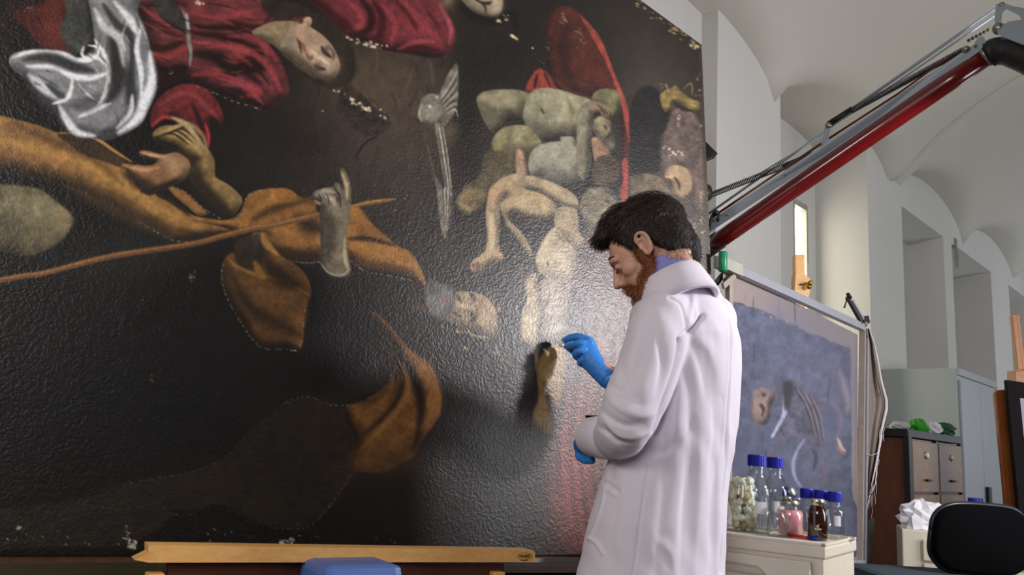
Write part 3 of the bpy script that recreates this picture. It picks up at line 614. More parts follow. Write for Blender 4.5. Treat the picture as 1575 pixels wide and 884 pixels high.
    S(c3(470, 330, 560, 400, 640, 420), 8, (130, 48, 34), 0.6); S(c3(460, 160, 500, 60, 540, 45), 8, (128, 44, 30), 0.6); S(c3(540, 100, 520, 220, 560, 360), 18, (60, 20, 14), 0.6, soft=16); S(c3(640, 260, 700, 340, 730, 380), 20, (128, 40, 28), 0.5, soft=14)
    A.flakes(c3(520, 70, 530, 110), 16, 3, 1.6, (176, 150, 120), 21); A.flakes(c3(590, 120, 615, 200), 26, 4, 1.6, (150, 126, 104), 22); A.flakes(c3(450, 180, 470, 230), 8, 3, 1.4, (130, 110, 90), 23)
    # ---- upper child (olive flesh)
    ol = (136, 126, 94)
    Q(c3(150, 420, 190, 392, 280, 385, 340, 390, 380, 410, 370, 470, 340, 520, 290, 530, 260, 560, 220, 575, 180, 520, 155, 460), ol, soft=2, form=30, light=(-0.2, -1), amt=0.5, tex=0.15)
    Q(c3(370, 410, 420, 380, 500, 385, 580, 410, 650, 440, 640, 540, 590, 600, 520, 612, 430, 615, 380, 570, 350, 510, 355, 460), (152, 144, 112), soft=2, form=34, light=(-0.2, -1), amt=0.5, tex=0.15)
    S(c3(425, 465, 440, 490), 3, (44, 40, 26), 0.9); G(*c3(420, 470)[0], 8, 10, 0, (96, 90, 60), 0.5); S(c3(540, 420, 560, 500, 540, 580), 8, (108, 100, 66), 0.5); G(*c3(480, 430)[0], 26, 10, 0, (176, 170, 124), 0.5)
    Q(c3(645, 420, 670, 390, 720, 382, 760, 400, 772, 450, 760, 500, 720, 520, 690, 470, 650, 450), (112, 104, 66), soft=2, form=12, tex=0.2); G(*c3(745, 410)[0], 10, 8, 30, (146, 138, 92), 0.6)
    Q(c3(215, 610, 250, 560, 310, 540, 370, 545, 415, 590, 430, 630, 390, 680, 300, 690, 270, 680, 230, 660), (136, 126, 84), soft=2.5, form=24, light=(-0.4, -0.8), amt=0.45, tex=0.18); G(*c3(240, 640)[0], 8, 8, 0, (176, 156, 88), 0.6)
    Q(c3(180, 670, 250, 650, 320, 690, 310, 740, 240, 790, 180, 820, 130, 850, 90, 890, 60, 870, 100, 800, 160, 760), (82, 70, 46), soft=5, tex=0.25)
    Q(c6(240, 110, 280, 70, 340, 55, 380, 90, 375, 130, 330, 170, 290, 180, 250, 150), (112, 92, 56), soft=2.5, form=8, tex=0.2)
    for k in range(4): S(c6(258 + k * 14, 118 + k * 8, 262 + k * 13, 145 + k * 8), 4, (150, 124, 80), 0.7)
    # dark curls and faces in the middle
    Q(c3(650, 520, 700, 500, 740, 540, 765, 600, 755, 650, 720, 660, 680, 620, 655, 570), (92, 84, 66), soft=3, form=10, tex=0.3); Q(c3(655, 520, 690, 500, 730, 530, 735, 580, 700, 600, 670, 560), (140, 124, 88), soft=2, form=8, tex=0.15)
    S(c3(700, 540, 712, 560), 3, (50, 42, 32), 0.8); S(c3(715, 575, 725, 590), 3, (110, 60, 44), 0.8); S(c3(730, 540, 760, 600, 750, 650), 8, (52, 46, 38), 0.7)
    Q(c3(645, 600, 680, 600, 720, 650, 730, 700, 690, 720, 660, 700), (158, 120, 84), soft=2, form=8, tex=0.15); Q(c3(690, 670, 760, 690, 765, 760, 720, 800, 660, 790, 650, 720), (72, 56, 40), soft=4, tex=0.3)
    # lower child (grey white flesh)
    gw = (150, 144, 120)
    Q(c3(510, 600, 540, 588, 570, 595, 580, 640, 560, 680), gw, soft=2, form=8); Q(c3(372, 690, 390, 650, 430, 622, 520, 610, 590, 640, 640, 660, 640, 720, 610, 790, 560, 818, 490, 812, 430, 780, 380, 750), gw, soft=2.5, form=34, light=(-0.4, -0.9), amt=0.5, tex=0.12)
    Q(c3(580, 500, 600, 460, 640, 440, 655, 470, 650, 560, 640, 640, 640, 720, 610, 780, 580, 720, 580, 600), (128, 118, 92), soft=2, form=12, light=(-0.6, -0.5), amt=0.5, tex=0.18)
    Q(c3(630, 450, 650, 435, 690, 445, 725, 470, 730, 505, 700, 510, 680, 485, 650, 485), (150, 120, 88), soft=1.6, form=6)
    for k in range(4): S(c3(672 + k * 16, 450 + k * 10, 690 + k * 12, 475 + k * 8, 700 + k * 8, 500 + k * 2), 2.2, (70, 52, 38), 0.7)
    # lying child's legs
    Q(c3(320, 650, 335, 640, 355, 660, 368, 720, 370, 780, 345, 800, 322, 770, 318, 700), (160, 128, 96), soft=1.8, form=7); S(c3(330, 645, 350, 690), 5, (196, 132, 104), 0.7)
    fl2 = (176, 148, 104)
    Q(c6(385, 90, 400, 50, 450, 10, 520, -10, 545, 30, 560, 60, 640, 60, 700, 80, 700, 140, 640, 170, 560, 150, 480, 150, 470, 100, 440, 130, 440, 200, 435, 280, 440, 340, 455, 370, 430, 390, 390, 410, 350, 438, 310, 430, 308, 395, 350, 360, 375, 330, 380, 260, 375, 170), fl2, soft=2, form=16, light=(-0.3, -0.9), amt=0.45, tex=0.12, k=4)
    G(*c6(410, 90)[0], 12, 12, 0, (204, 140, 98), 0.6); G(*c6(330, 410)[0], 9, 7, 0, (190, 104, 74), 0.7); G(*c6(430, 370)[0], 8, 6, 0, (196, 130, 96), 0.5); S(c6(400, 180, 405, 260, 400, 330), 10, (196, 170, 124), 0.5)
    for k in range(4): S(c6(312 + k * 9, 398 - k * 3, 322 + k * 9, 420 + k * 3), 2, (110, 66, 44), 0.7)
    Q(c6(440, 140, 470, 100, 540, 80, 640, 95, 700, 150, 690, 190, 620, 220, 560, 200, 500, 180, 480, 200, 540, 260, 580, 330, 582, 370, 560, 350, 520, 290, 470, 220), (168, 142, 98), soft=2, form=16, light=(-0.2, -1), amt=0.5, tex=0.14, k=4)
    S(c6(500, 185, 580, 200, 680, 200), 12, (74, 60, 42), 0.7, soft=12)
    Q(c6(545, 30, 560, 0, 620, 10, 700, 40, 770, 80, 795, 120, 790, 155, 740, 150, 700, 130, 620, 80, 550, 60), (168, 146, 108), soft=2, form=12, light=(-0.2, -1), amt=0.5)
    # lying child's trunk
    Q(c6(690, 170, 720, 140, 780, 150, 795, 200, 800, 260, 850, 310, 920, 350, 980, 400, 1010, 460, 980, 440, 900, 400, 840, 370, 790, 350, 740, 280, 690, 240), (170, 150, 112), soft=2, form=14, light=(-0.2, -1), amt=0.45, tex=0.14)
    Q(c6(600, 380, 620, 320, 650, 270, 690, 235, 740, 290, 790, 350, 805, 400, 800, 450, 780, 490, 720, 490, 660, 470, 615, 430), (176, 158, 120), soft=2.5, form=24, light=(-0.5, -0.8), amt=0.4, tex=0.12)
    S(c6(652, 390, 662, 412), 3, (80, 64, 46), 0.9); G(*c6(745, 240)[0], 12, 18, 30, (150, 120, 82), 0.6); S(c6(690, 250, 720, 290, 740, 300), 5, (104, 84, 60), 0.6)
    Q(c6(640, 470, 780, 480, 800, 560, 780, 640, 770, 720, 700, 760, 640, 740, 610, 640, 620, 540), (146, 130, 108), soft=8, form=20, tex=0.25); Q(c6(555, 480, 600, 440, 620, 520, 640, 620, 630, 700, 620, 800, 600, 880, 590, 780, 540, 740, 536, 640, 560, 560), (168, 146, 110), soft=5, form=12, tex=0.2)
    G(*c6(545, 460)[0], 14, 18, 20, (140, 100, 74), 0.4)
    # curls by the man's head
    Q(c6(800, 120, 850, 60, 920, 50, 970, 90, 990, 150, 960, 200, 900, 260, 880, 290, 830, 230), (98, 86, 66), soft=4, form=10, tex=0.35, rag=6)
    for k in range(14):
        x, y = A.rng.uniform(820, 960), A.rng.uniform(70, 230); S(c6(x, y, x + 14, y - 10, x + 24, y + 4), 4, (128, 116, 90) if k % 2 else (52, 44, 36), 0.55)
    G(*c6(870, 75)[0], 5, 4, 0, (176, 166, 134), 0.7); G(*c6(910, 160)[0], 5, 5, 0, (170, 156, 120), 0.6)
    # dark winged figure and bearded head at the right edge
    Q(c3(810, 480, 840, 400, 890, 368, 940, 400, 985, 480, 980, 540, 940, 600, 940, 720, 900, 760, 820, 740, 810, 600), (24, 22, 22), soft=4, tex=0.3); 
    Q(c3(950, 640, 980, 520, 1010, 470, 1080, 480, 1120, 560, 1130, 700, 1130, 860, 1100, 900, 1090, 780, 1030, 700, 960, 740), (96, 78, 70), soft=6, tex=0.3)
    Q(c3(940, 410, 990, 380, 1010, 370, 1040, 400, 1080, 430, 1110, 440, 1115, 475, 1080, 480, 1040, 450, 1000, 440, 990, 470, 960, 480), (138, 112, 50), soft=2, form=7, tex=0.25); S(c3(1040, 385, 1075, 360, 1080, 410), 3, (126, 96, 44), 0.8); S(c3(1000, 440, 1040, 470, 1090, 480), 5, (52, 26, 18), 0.8)
    Q(c3(960, 750, 1000, 712, 1060, 730, 1080, 780, 1070, 840, 1040, 870, 1000, 850, 985, 800), (160, 130, 92), soft=2.5, form=10, light=(0.3, -1), amt=0.5); S(c3(1000, 760, 1020, 790, 1025, 820), 5, (84, 64, 46), 0.8); S(c3(962, 760, 985, 765, 1000, 760), 6, (190, 150, 108), 0.7); S(c3(980, 770, 990, 800), 4, (92, 60, 44), 0.8)
    Q(c3(1040, 860, 1075, 830, 1110, 860, 1090, 930, 1040, 940, 1010, 900), (64, 54, 44), soft=4, tex=0.3); S(c3(1060, 720, 1100, 800, 1095, 880), 7, (116, 84, 72), 0.6)
    Q(c3(820, 760, 900, 750, 960, 780, 990, 860, 960, 900, 840, 890, 810, 830), (92, 78, 60), soft=6, tex=0.3)
    # ---- bearded face at the lower middle
    Q(c6(100, 500, 160, 480, 240, 520, 250, 600, 240, 660, 160, 650, 110, 600), (88, 86, 84), soft=7, tex=0.3, rag=8)
    Q(c6(240, 530, 300, 525, 370, 545, 410, 590, 428, 640, 424, 700, 390, 738, 330, 700, 260, 690, 210, 640, 230, 590), (160, 132, 96), soft=2.5, form=14, light=(0.2, -0.9), amt=0.45, tex=0.14)
    G(*c6(180, 545)[0], 12, 12, 0, (120, 116, 112), 0.5); G(*c6(155, 610)[0], 9, 9, 0, (150, 146, 138), 0.5); S(c6(180, 540, 195, 570, 185, 590), 4, (140, 84, 66), 0.7)
    S(c6(300, 530, 320, 550, 318, 570), 6, (56, 44, 36), 0.8); S(c6(300, 615, 318, 640, 300, 668), 7, (56, 44, 36), 0.85); S(c6(330, 590, 335, 640, 325, 670), 4, (110, 84, 62), 0.7); S(c6(240, 570, 265, 590, 320, 600), 8, (186, 156, 112), 0.7); S(c6(245, 540, 262, 575), 4, (54, 40, 32), 0.8); S(c6(225, 620, 265, 640), 5, (74, 58, 46), 0.7)
    G(*c6(385, 600)[0], 12, 16, 0, (184, 150, 106), 0.5)
    A.flakes(c6(165, 685, 230, 705, 300, 715, 350, 732, 400, 738), 46, 1.6, 2.0, (196, 170, 126), 31); A.flakes(c6(425, 565, 440, 590, 432, 610), 14, 2, 2.2, (190, 166, 126), 32); A.flakes(c6(400, 770, 430, 800, 470, 835), 22, 3.5, 2.2, (176, 150, 110), 33); A.flakes(c6(285, 775, 292, 785), 4, 1.5, 2.4, (200, 180, 140), 34)
    G(*c6(70, 600)[0], 10, 7, 20, (120, 84, 40), 0.6)
    # ---- foot and leg beneath the hand; red cloth behind the man
    Q(cp(826, 560, 850, 530, 872, 545, 868, 600, 856, 625) + c8(1105, 110, 1120, 200, 1132, 260, 1130, 305, 1110, 305, 1090, 295, 1060, 270, 1060, 220, 1080, 160), (150, 116, 58), soft=3, form=9, light=(0, -1), amt=0.4, tex=0.15)
    for k in range(4): S(c8(1068 + k * 14, 255, 1072 + k * 14, 295), 2.4, (86, 62, 32), 0.8)
    Q(cp(905, 350, 960, 380, 1010, 440, 1010, 560, 960, 620, 940, 700, 930, 820, 900, 850, 868, 840, 850, 760, 848, 690, 870, 620, 900, 560, 890, 480, 885, 420), (84, 52, 44), soft=22, tex=0.35, rag=10, a=.8); G(885, 720, 40, 120, 8, (134, 46, 40), 0.95)
    for k in range(12):
        x = 862 + k * 9 + A.rng.uniform(-4, 4); S([(x + 20, 430 + A.rng.uniform(-30, 30)), (x + 8, 560), (x - 6, 700), (x + 6, 800 + A.rng.uniform(-20, 40))], A.rng.uniform(4, 9), (134, 78, 68) if k % 2 else (62, 38, 34), 0.4, soft=10)
    G(900, 470, 20, 70, 5, (74, 62, 60), 0.7); G(925, 540, 10, 26, 20, (186, 112, 92), 0.5)
    G(905, 690, 30, 12, 0, (90, 60, 50), 0.4)
    # ---- worn margins, losses, gilding scraps
    for x0, x1, n, sz, sd in ((-340, 60, 12, 2, 41), (20, 230, 14, 1.8, 42), (240, 440, 12, 1.8, 43), (440, 900, 22, 1.5, 44)):
        A.flakes([(x0, 820 + 3), ((x0 + x1) / 2, 826), (x1, 830)], n, 9, sz, (176, 150, 112), sd)
    A.flakes(c7(510, 740, 530, 760, 545, 765), 22, 3.2, 3.0, (222, 208, 186), 45); A.flakes(c7(515, 690, 522, 740), 12, 2, 1.8, (180, 166, 146), 46)
    A.flakes(c8(25, 755, 60, 748, 90, 742), 22, 2.2, 3.0, (222, 206, 186), 47); A.flakes(c7(70, 690, 85, 686), 4, 1, 3, (210, 190, 150), 48)
    A.flakes(c7(615, 95, 625, 60), 8, 1.4, 3.0, (120, 66, 34), 49); A.flakes(c4(860, 540, 872, 500), 16, 3.5, 1.8, (150, 122, 84), 50)
    A.flakes(c3(310, 155, 320, 165), 3, 1.6, 4, (226, 200, 140), 51); A.flakes(c3(388, 205, 392, 208), 2, 1, 4, (226, 204, 150), 52); A.flakes(c3(245, 90, 247, 92), 2, 1, 3, (220, 190, 130), 53); A.flakes(c3(270, 75, 290, 85), 8, 3, 1.6, (196, 176, 140), 54); A.flakes(c3(400, 240, 440, 300), 5, 6, 1.4, (160, 140, 110), 55)
    A.flakes(c1(895, 5, 925, 18), 5, 1.5, 3.2, (220, 190, 160), 56); A.flakes(c1(100, 40, 175, 35), 8, 3, 1.5, (170, 150, 120), 57); A.flakes(c1(770, 330, 780, 340), 4, 2, 1.8, (200, 150, 110), 58)
    A.flakes(c3(960, 360, 975, 400), 12, 3, 2, (170, 146, 96), 59); A.flakes(c3(1020, 500, 1030, 550), 14, 2, 1.8, (186, 160, 130), 60); A.flakes(c3(960, 630, 1000, 670), 18, 3.5, 2.6, (200, 176, 146), 61); A.flakes(c3(1020, 650, 1035, 670), 8, 2.5, 2, (190, 166, 136), 62)
    A.flakes([(1062, 330), (1058, 380), (1066, 440)], 40, 7, 1.9, (196, 172, 130), 63); A.flakes([(1075, 120), (1078, 300), (1082, 440)], 50, 3.5, 2.0, (170, 140, 90), 64)
    A.flakes([(985, 4), (1030, 38), (1074, 68)], 46, 3.5, 2.2, (176, 146, 88), 65); A.flakes([(1066, 66), (1070, 74)], 8, 2.5, 3, (200, 166, 120), 66)
    A.flakes(c5(1140, 830, 1150, 850), 4, 2, 2, (176, 160, 130), 67); A.flakes(c5(790, 200, 810, 210, 880, 150), 7, 3, 1.6, (160, 140, 110), 68)
    A.flakes([(0, 0), (1050, 830)], 70, 190, 0.9, (150, 136, 114), 69)
    S([(-340, 851), (0, 849), (450, 852), (900, 856)], 7, (8, 7, 6), 0.9, soft=4, taper=False)
    S([(1079, 66), (1083, 200), (1089, 400), (1094, 600), (1100, 860)], 5, (96, 72, 42), 0.55, taper=False, rag=6)
    # fine tooth of the ground over all
    lum = A.a @ np.array([.3, .55, .15]); A.a = A.a * .80 + lum[..., None] * .20
    A.a *= (1 + 0.16 * A.tex + 0.14 * A.fine)[..., None]
    return A
# ---------------------------------------------------------------- the large painting
PHI = math.radians(31.0); LEAN = math.radians(4.0)
GP = P(862, 526, 2.50)
PN = Vector((math.sin(PHI) * math.cos(LEAN), -math.cos(PHI) * math.cos(LEAN), math.sin(LEAN)))
def onp(u, v, off=0.0): return hitplane(u, v, GP + PN * off, PN)

def canvas_mesh(name, art, onplane, us_fn, vs, m, parent, nu, attr='paint'):
    """dense canvas whose vertices carry the paint colour"""
    V = []; C = []
    rr = np.linspace(0, 1, nu) if isinstance(nu, int) else nu
    for v in vs:
        ul, ur = us_fn(v); u = ul + (ur - ul) * rr
        D = np.array(_F)[None] * FPX + np.array(_R)[None] * (u - 787.5)[:, None] + np.array(_U)[None] * (442.0 - v)
        p0, n = onplane; n = np.array(n); k = (np.array(p0) - np.array(CAM)) @ n / (D @ n)
        V.append(np.array(CAM)[None] + D * k[:, None])
        x = np.clip(u - art.u0, 0, art.w - 1.001); y = np.clip(np.full_like(u, v) - art.v0, 0, art.h - 1.001)
        xi = x.astype(int); yi = y.astype(int); fx = (x - xi)[:, None]; fy = (y - yi)[:, None]; A = art.a
        C.append((A[yi, xi] * (1 - fx) + A[yi, xi + 1] * fx) * (1 - fy) + (A[yi + 1, xi] * (1 - fx) + A[yi + 1, xi + 1] * fx) * fy)
    V = np.concatenate(V); C = np.concatenate(C); nr = len(vs); nc = len(rr)
    i = np.arange(nr - 1)[:, None] * nc + np.arange(nc - 1)[None]; F = np.stack([i, i + nc, i + nc + 1, i + 1], -1).reshape(-1, 4)
    me = bpy.data.meshes.new(name); me.vertices.add(len(V)); me.vertices.foreach_set('co', V.ravel())
    me.loops.add(F.size); me.loops.foreach_set('vertex_index', F.ravel().astype(np.int32)); me.polygons.add(len(F))
    me.polygons.foreach_set('loop_start', (np.arange(len(F)) * 4).astype(np.int32)); me.polygons.foreach_set('loop_total', np.full(len(F), 4, np.int32))
    me.update(calc_edges=True); me.validate()
    ca = me.color_attributes.new(attr, 'FLOAT_COLOR', 'POINT'); lin = s2l(np.clip(C, 0, 255)); ca.data.foreach_set('color', np.c_[lin, np.ones(len(lin))].astype(np.float32).ravel())
    me.shade_smooth(); me.materials.append(m)
    o = bpy.data.objects.new(name, me); COL.objects.link(o)
    if parent: o.parent = parent; o.matrix_parent_inverse = Matrix.Translation(-parent.location)
    return o
def paint_material(name, rough, spec, bump, cell, fine=0.4, coat=0.0):
    m = bpy.data.materials.new(name); m.use_nodes = True; nt = m.node_tree; b = nt.nodes['Principled BSDF']; L = nt.links.new
    at = nt.nodes.new('ShaderNodeAttribute'); at.attribute_name = 'paint'
    tc = nt.nodes.new('ShaderNodeTexCoord')
    n0 = nt.nodes.new('ShaderNodeTexNoise'); n0.inputs['Scale'].default_value = 22; n0.inputs['Detail'].default_value = 3; L(tc.outputs['Object'], n0.inputs['Vector'])
    mx = nt.nodes.new('ShaderNodeVectorMath'); mx.operation = 'MULTIPLY_ADD'; L(n0.outputs['Color'], mx.inputs[0]); mx.inputs[1].default_value = (.05, .05, .05); L(tc.outputs['Object'], mx.inputs[2])
    vo = nt.nodes.new('ShaderNodeTexVoronoi'); vo.feature = 'SMOOTH_F1'; vo.inputs['Scale'].default_value = cell; vo.inputs['Smoothness'].default_value = 0.6; L(mx.outputs[0], vo.inputs['Vector'])
    n1 = nt.nodes.new('ShaderNodeTexNoise'); n1.inputs['Scale'].default_value = 210; n1.inputs['Detail'].default_value = 4; L(tc.outputs['Object'], n1.inputs['Vector'])
    n2 = nt.nodes.new('ShaderNodeTexNoise'); n2.inputs['Scale'].default_value = 3.0; n2.inputs['Detail'].default_value = 3; L(tc.outputs['Object'], n2.inputs['Vector'])
    a1 = nt.nodes.new('ShaderNodeMath'); a1.operation = 'MULTIPLY_ADD'; L(n1.outputs['Fac'], a1.inputs[0]); a1.inputs[1].default_value = fine; L(vo.outputs['Distance'], a1.inputs[2])
    bp = nt.nodes.new('ShaderNodeBump'); bp.inputs['Strength'].default_value = bump; bp.inputs['Distance'].default_value = 0.004; L(a1.outputs[0], bp.inputs['Height'])
    L(bp.outputs[0], b.inputs['Normal'])
    mr = nt.nodes.new('ShaderNodeMapRange'); mr.inputs['To Min'].default_value = rough - 0.05; mr.inputs['To Max'].default_value = rough + 0.07; L(n2.outputs['Fac'], mr.inputs['Value']); L(mr.outputs[0], b.inputs['Roughness'])
    b.inputs['Specular IOR Level'].default_value = spec; b.inputs['Coat Weight'].default_value = coat
    L(at.outputs['Color'], b.inputs['Base Color'])
    return m
art = paint_big()
def big_span(v):
    if v < 68: ur = 1078 + (v - 68) * 93 / 68.0
    else: ur = 1079 + (v - 68) * 14 / 332.0
    return (-340, ur)
pr = empty('oil_painting', onp(500, 852)); tag(pr, 'huge dark varnished oil painting of draped figures lying on its side, flaking at the edges', 'painting')
nu = np.r_[np.linspace(0, 340 / 1420, 36, endpoint=False), np.linspace(340 / 1420, 1, 640)]
vs = np.r_[np.linspace(-240, -4, 26), np.linspace(-2, 853, 540)]
canvas = canvas_mesh('canvas', art, (GP, PN), big_span, vs, paint_material('varnished_paint', 0.385, 0.52, 0.21, 120), pr, nu)
# lining, tacking edge and strainer behind the paint
out = [(-340, 853.4), (-340, -240), (big_span(-240)[1], -240), (1078, 68), (1079, 68.5), (big_span(853)[1], 853.4)]
bk = MB(); bk.prism([onp(u, v, -0.0015) for u, v in out], -PN * 0.006); bk.build('lining_canvas', mat('lining', (96, 78, 54), 0.9, noise=0.3, nscale=60), pr)
stw = wood('strainer_wood', (110, 78, 46), (82, 56, 32))
for a, b in (((-335, 838), (1080, 838)), ((1060, 90), (1076, 840)), ((400, -236), (420, 846)), ((-330, 300), (1060, 300)), ((700, -160), (1050, 86))):
    MB().bar(onp(*a, -0.03), onp(*b, -0.03), 0.07, 0.035, up=PN).build('strainer_bar', stw, pr)
# ---------------------------------------------------------------- easel rail under the large painting
beech = wood('beech_wood', (240, 188, 118), (226, 168, 98), (1.2, 14, 14), 0.4)
orange_wood = wood('oiled_beech', (176, 108, 44), (150, 88, 34), (2, 14, 14), 0.4)
dark_wood = wood('dark_brown_board', (92, 44, 22), (70, 32, 16), (1, 8, 8), 0.5)
YR = 1.98
def onr(u, v, d=0.0): return hitplane(u, v, Vector((0.0, YR - d, 0)), Vector((math.sin(PHI), -math.cos(PHI), 0)).normalized())
rn = Vector((math.sin(PHI), -math.cos(PHI), 0)); rd = Vector((math.cos(PHI), math.sin(PHI), 0))
ez = empty('easel', Vector((onr(540, 860).x, onr(540, 860).y, 0))); tag(ez, 'light beech studio easel, its long bottom rail running under the dark painting', 'easel')
r = MB(); pts = [onr(228, 838), onr(820, 846), onr(823, 849), onr(823, 864), onr(229, 865)]
r.prism(pts, -rn * 0.05)
rail = r.build('tray_rail', beech, ez)
lp = MB(); lp.prism([onr(207, 861, .0), onr(229, 850), onr(229, 865)], -rn * 0.045); lp.build('rail_end_block', beech, ez)
for (ua, ub, nm) in ((222, 258, 'post'), (757, 773, 'post')):
    a = onr((ua + ub) / 2, 870, -.02); b = MB(); wd_ = (onr(ub, 870) - onr(ua, 870)).length
    b.bar(Vector((a.x, a.y, 0.06)), Vector((a.x, a.y, a.z - .012)), 0.03, wd_, up=rn, bev=0.003); b.build(nm, beech, ez)
    f = MB(); f.bar(Vector((a.x, a.y, 0.03)) - rn * .35, Vector((a.x, a.y, 0.03)) + rn * .04, 0.06, 0.06, bev=.004); f.build('foot', beech, ez)
bb = MB(); bb.prism([onr(258, 867.5, -.03), onr(775, 866.5, -.03), onr(775, 900, -.03), onr(258, 904, -.03)], -rn * 0.02); bb.build('back_board', dark_wood, ez)
# maker's mark burnt into the right end of the rail
def text_obj(s, size, loc, ux, uy, m, name, parent, ext=0.0006):
    cu = bpy.data.curves.new(name, 'FONT'); cu.body = s; cu.size = size; cu.align_x = 'CENTER'; cu.align_y = 'CENTER'; cu.extrude = ext
    t = bpy.data.objects.new('t', cu); COL.objects.link(t); bpy.context.view_layer.update()
    me = bpy.data.meshes.new_from_object(t.evaluated_get(bpy.context.evaluated_depsgraph_get())); bpy.data.objects.remove(t)
    o = bpy.data.objects.new(name, me); COL.objects.link(o); me.materials.clear(); me.materials.append(m)
    ux = Vector(ux).normalized(); uy = Vector(uy).normalized(); uz = ux.cross(uy)
    me.transform(Matrix((ux, uy, uz)).transposed().to_4x4()); me.transform(Matrix.Translation(Vector(loc)))
    if parent: o.parent = parent; o.matrix_parent_inverse = Matrix.Translation(-parent.location)
    return o
burn = mat('burnt_mark', (104, 74, 44), 0.7)
ctr = onr(807, 855, .0015)
text_obj('MABEF', 0.0105, ctr, rd, (0, 0, 1), burn, 'lettering', ez)
ov = MB(); n = 40; vs_ = []
for rr_ in (1.0, 0.93):
    for k in range(n):
        a = 2 * math.pi * k / n; vs_.append(ctr + rd * 0.0215 * rr_ * math.cos(a) + Vector((0, 0, 1)) * 0.0085 * rr_ * math.sin(a))
ov.add(vs_, [(k, (k + 1) % n, n + (k + 1) % n, n + k) for k in range(n)]); ov.build('oval_mark', burn, ez)
text_obj('MADE IN ITALY', 0.0028, onr(806.5, 861.3, .0015), rd, (0, 0, 1), burn, 'small_lettering', ez)

# dark supporting ledge on which the painting stands, seen right of the rail
sl_ = empty('support_ledge', onp(740, 870, .0)); sl_.location.z = 0; tag(sl_, 'dark brown wooden ledge on posts carrying the bottom edge of the huge painting', 'stand')
ledge_m = wood('ledge_wood', (44, 22, 16), (28, 14, 10), rough=.85); lg = MB(); a, b = onp(560, 863, 0.03), onp(905, 865, 0.03); lg.bar(a + Vector((0, 0, -.014)), b + Vector((0, 0, -.014)), 0.022, 0.09, up=PN, bev=.003)
lg.build('shelf', ledge_m, sl_)
for u in (600, 792, 900):
    p = onp(u, 868, -.02); q = MB(); q.bar(Vector((p.x, p.y, 0)), Vector((p.x, p.y, p.z - .02)), 0.05, 0.05); q.build('post', ledge_m, sl_)
q = MB(); q.prism([onp(775, 868, -.01), onp(1010, 869, -.01), onp(1010, 1010, -.01), onp(775, 1010, -.01)], -PN * .012); q.build('added_dark_board', mat('black_board', (20, 14, 13), .7), sl_)  # black sheet added to darken the gap where the lit wall showed

# blue padded chair back at the foot of the easel
bl = mat('blue_vinyl', (84, 112, 176), 0.42, noise=0.12, nscale=16, bump=0.25, bscale=14)
ch = empty('padded_stool', Vector((-.28, 1.75, 0))); tag(ch, 'seat pad covered in blue film in front of the easel rail', 'stool')
q = MB(); A1 = P(498, 872, 1.66); xx = rd.copy(); A2 = A1 + xx * ((P(628, 872, 1.66) - A1).length * .96); W_ = (A2 - A1).length; yy = Vector((0, 0, 1)).cross(xx)
c = (A1 + A2) / 2 + yy * 0.06 - Vector((0, 0, 0.035)); Rm = Matrix((xx, yy, Vector((0, 0, 1)))).transposed()
q.box(c, (W_ + 0.01, 0.16, 0.075), Rm, 0.018); pad = q.build('seat_pad', bl, ch)
for s_, e_ in ():
    md = MB()
    for k in range(1):
        b0 = e_ + xx * s_ * (0.004 + .003 * k) + Vector((0, 0, 0.002 - .012 * k)); md.tube([b0 + yy * -.02, b0 + yy * .1 + Vector((0, 0, .004)), b0 + yy * .2], [.002, .003, .002], 6)
    md.build('folded_corner', bl, ch)
st = MB(); cc = c - Vector((0, 0, .04)); 
st.build('x', bl) if False else None
for sx in (-1, 1):
    for sy in (-1, 1):
        l = MB(); t0 = cc + xx * sx * (W_ / 2 - .03) + yy * sy * .09; l.tube([t0, Vector((t0.x + xx.x * sx * .03, t0.y, 0.01))], 0.012, 10); l.build('leg', mat('grey_tube', (110, 112, 116), 0.35, 0.9), ch)

# ---------------------------------------------------------------- red extraction arm
red = mat('red_lacquer', (92, 10, 14), 0.24, coat=0.6, noise=0.08, nscale=8)
alu = mat('aluminium_profile', (140, 150, 160), 0.5, 0.15)
steel = mat('zinc_steel', (150, 150, 142), 0.32, 0.9); spring_m = mat('dark_spring', (74, 76, 74), 0.4, 0.7); blackp = mat('black_rubber', (14, 14, 15), 0.55, bump=0.2, bscale=40)
def AY(u): return 3.15 - (u - 1090) / (1540 - 1090) * 0.65
def AP(u, v, d=0.0):
    p = P(u, v, AY(u)); return p + (CAM - p).normalized() * d
arm = empty('extraction_arm', AP(1300, 250)); tag(arm, 'red tubular fume extraction arm with grey link rods and springs, sloping up against the ceiling', 'extraction arm')
def seg(m, a, b, r, n=20, k=2): m.tube([AP(*a) * (1 - i / k) + AP(*b) * (i / k) for i in range(k + 1)], r, n); return m
seg(MB(), (1082, 386), (1517, 86), 0.034, 32, 8).build('red_tube', red, arm)
seg(MB(), (1075, 391), (1108, 368), 0.037, 24).build('lower_collar', blackp, arm)
m = MB(); seg(m, (1513, 89), (1520, 84), 0.0365, 28); m.build('clamp_ring', steel, arm)
hs = MB(); pts = [AP(1517, 86), AP(1532, 78), AP(1550, 79), AP(1575, 89), AP(1612, 108), AP(1670, 150)]
fine = [];
for i in range(len(pts) - 1):
    for k in range(8): fine.append(pts[i].lerp(pts[i + 1], k / 8))
hs.tube(fine, [(0.036 if i < 2 else 0.044) + 0.0018 * (i % 2) for i in range(len(fine))], 24); hs.build('flexible_hose', blackp, arm)
def plate(name, pts, m, d=0.0, th=0.01, par=arm):
    q = MB(); P_ = [AP(u, v, d) for u, v in pts]; nn = (CAM - P_[0]).normalized(); q.prism(P_, nn * th); return q.build(name, m, par)
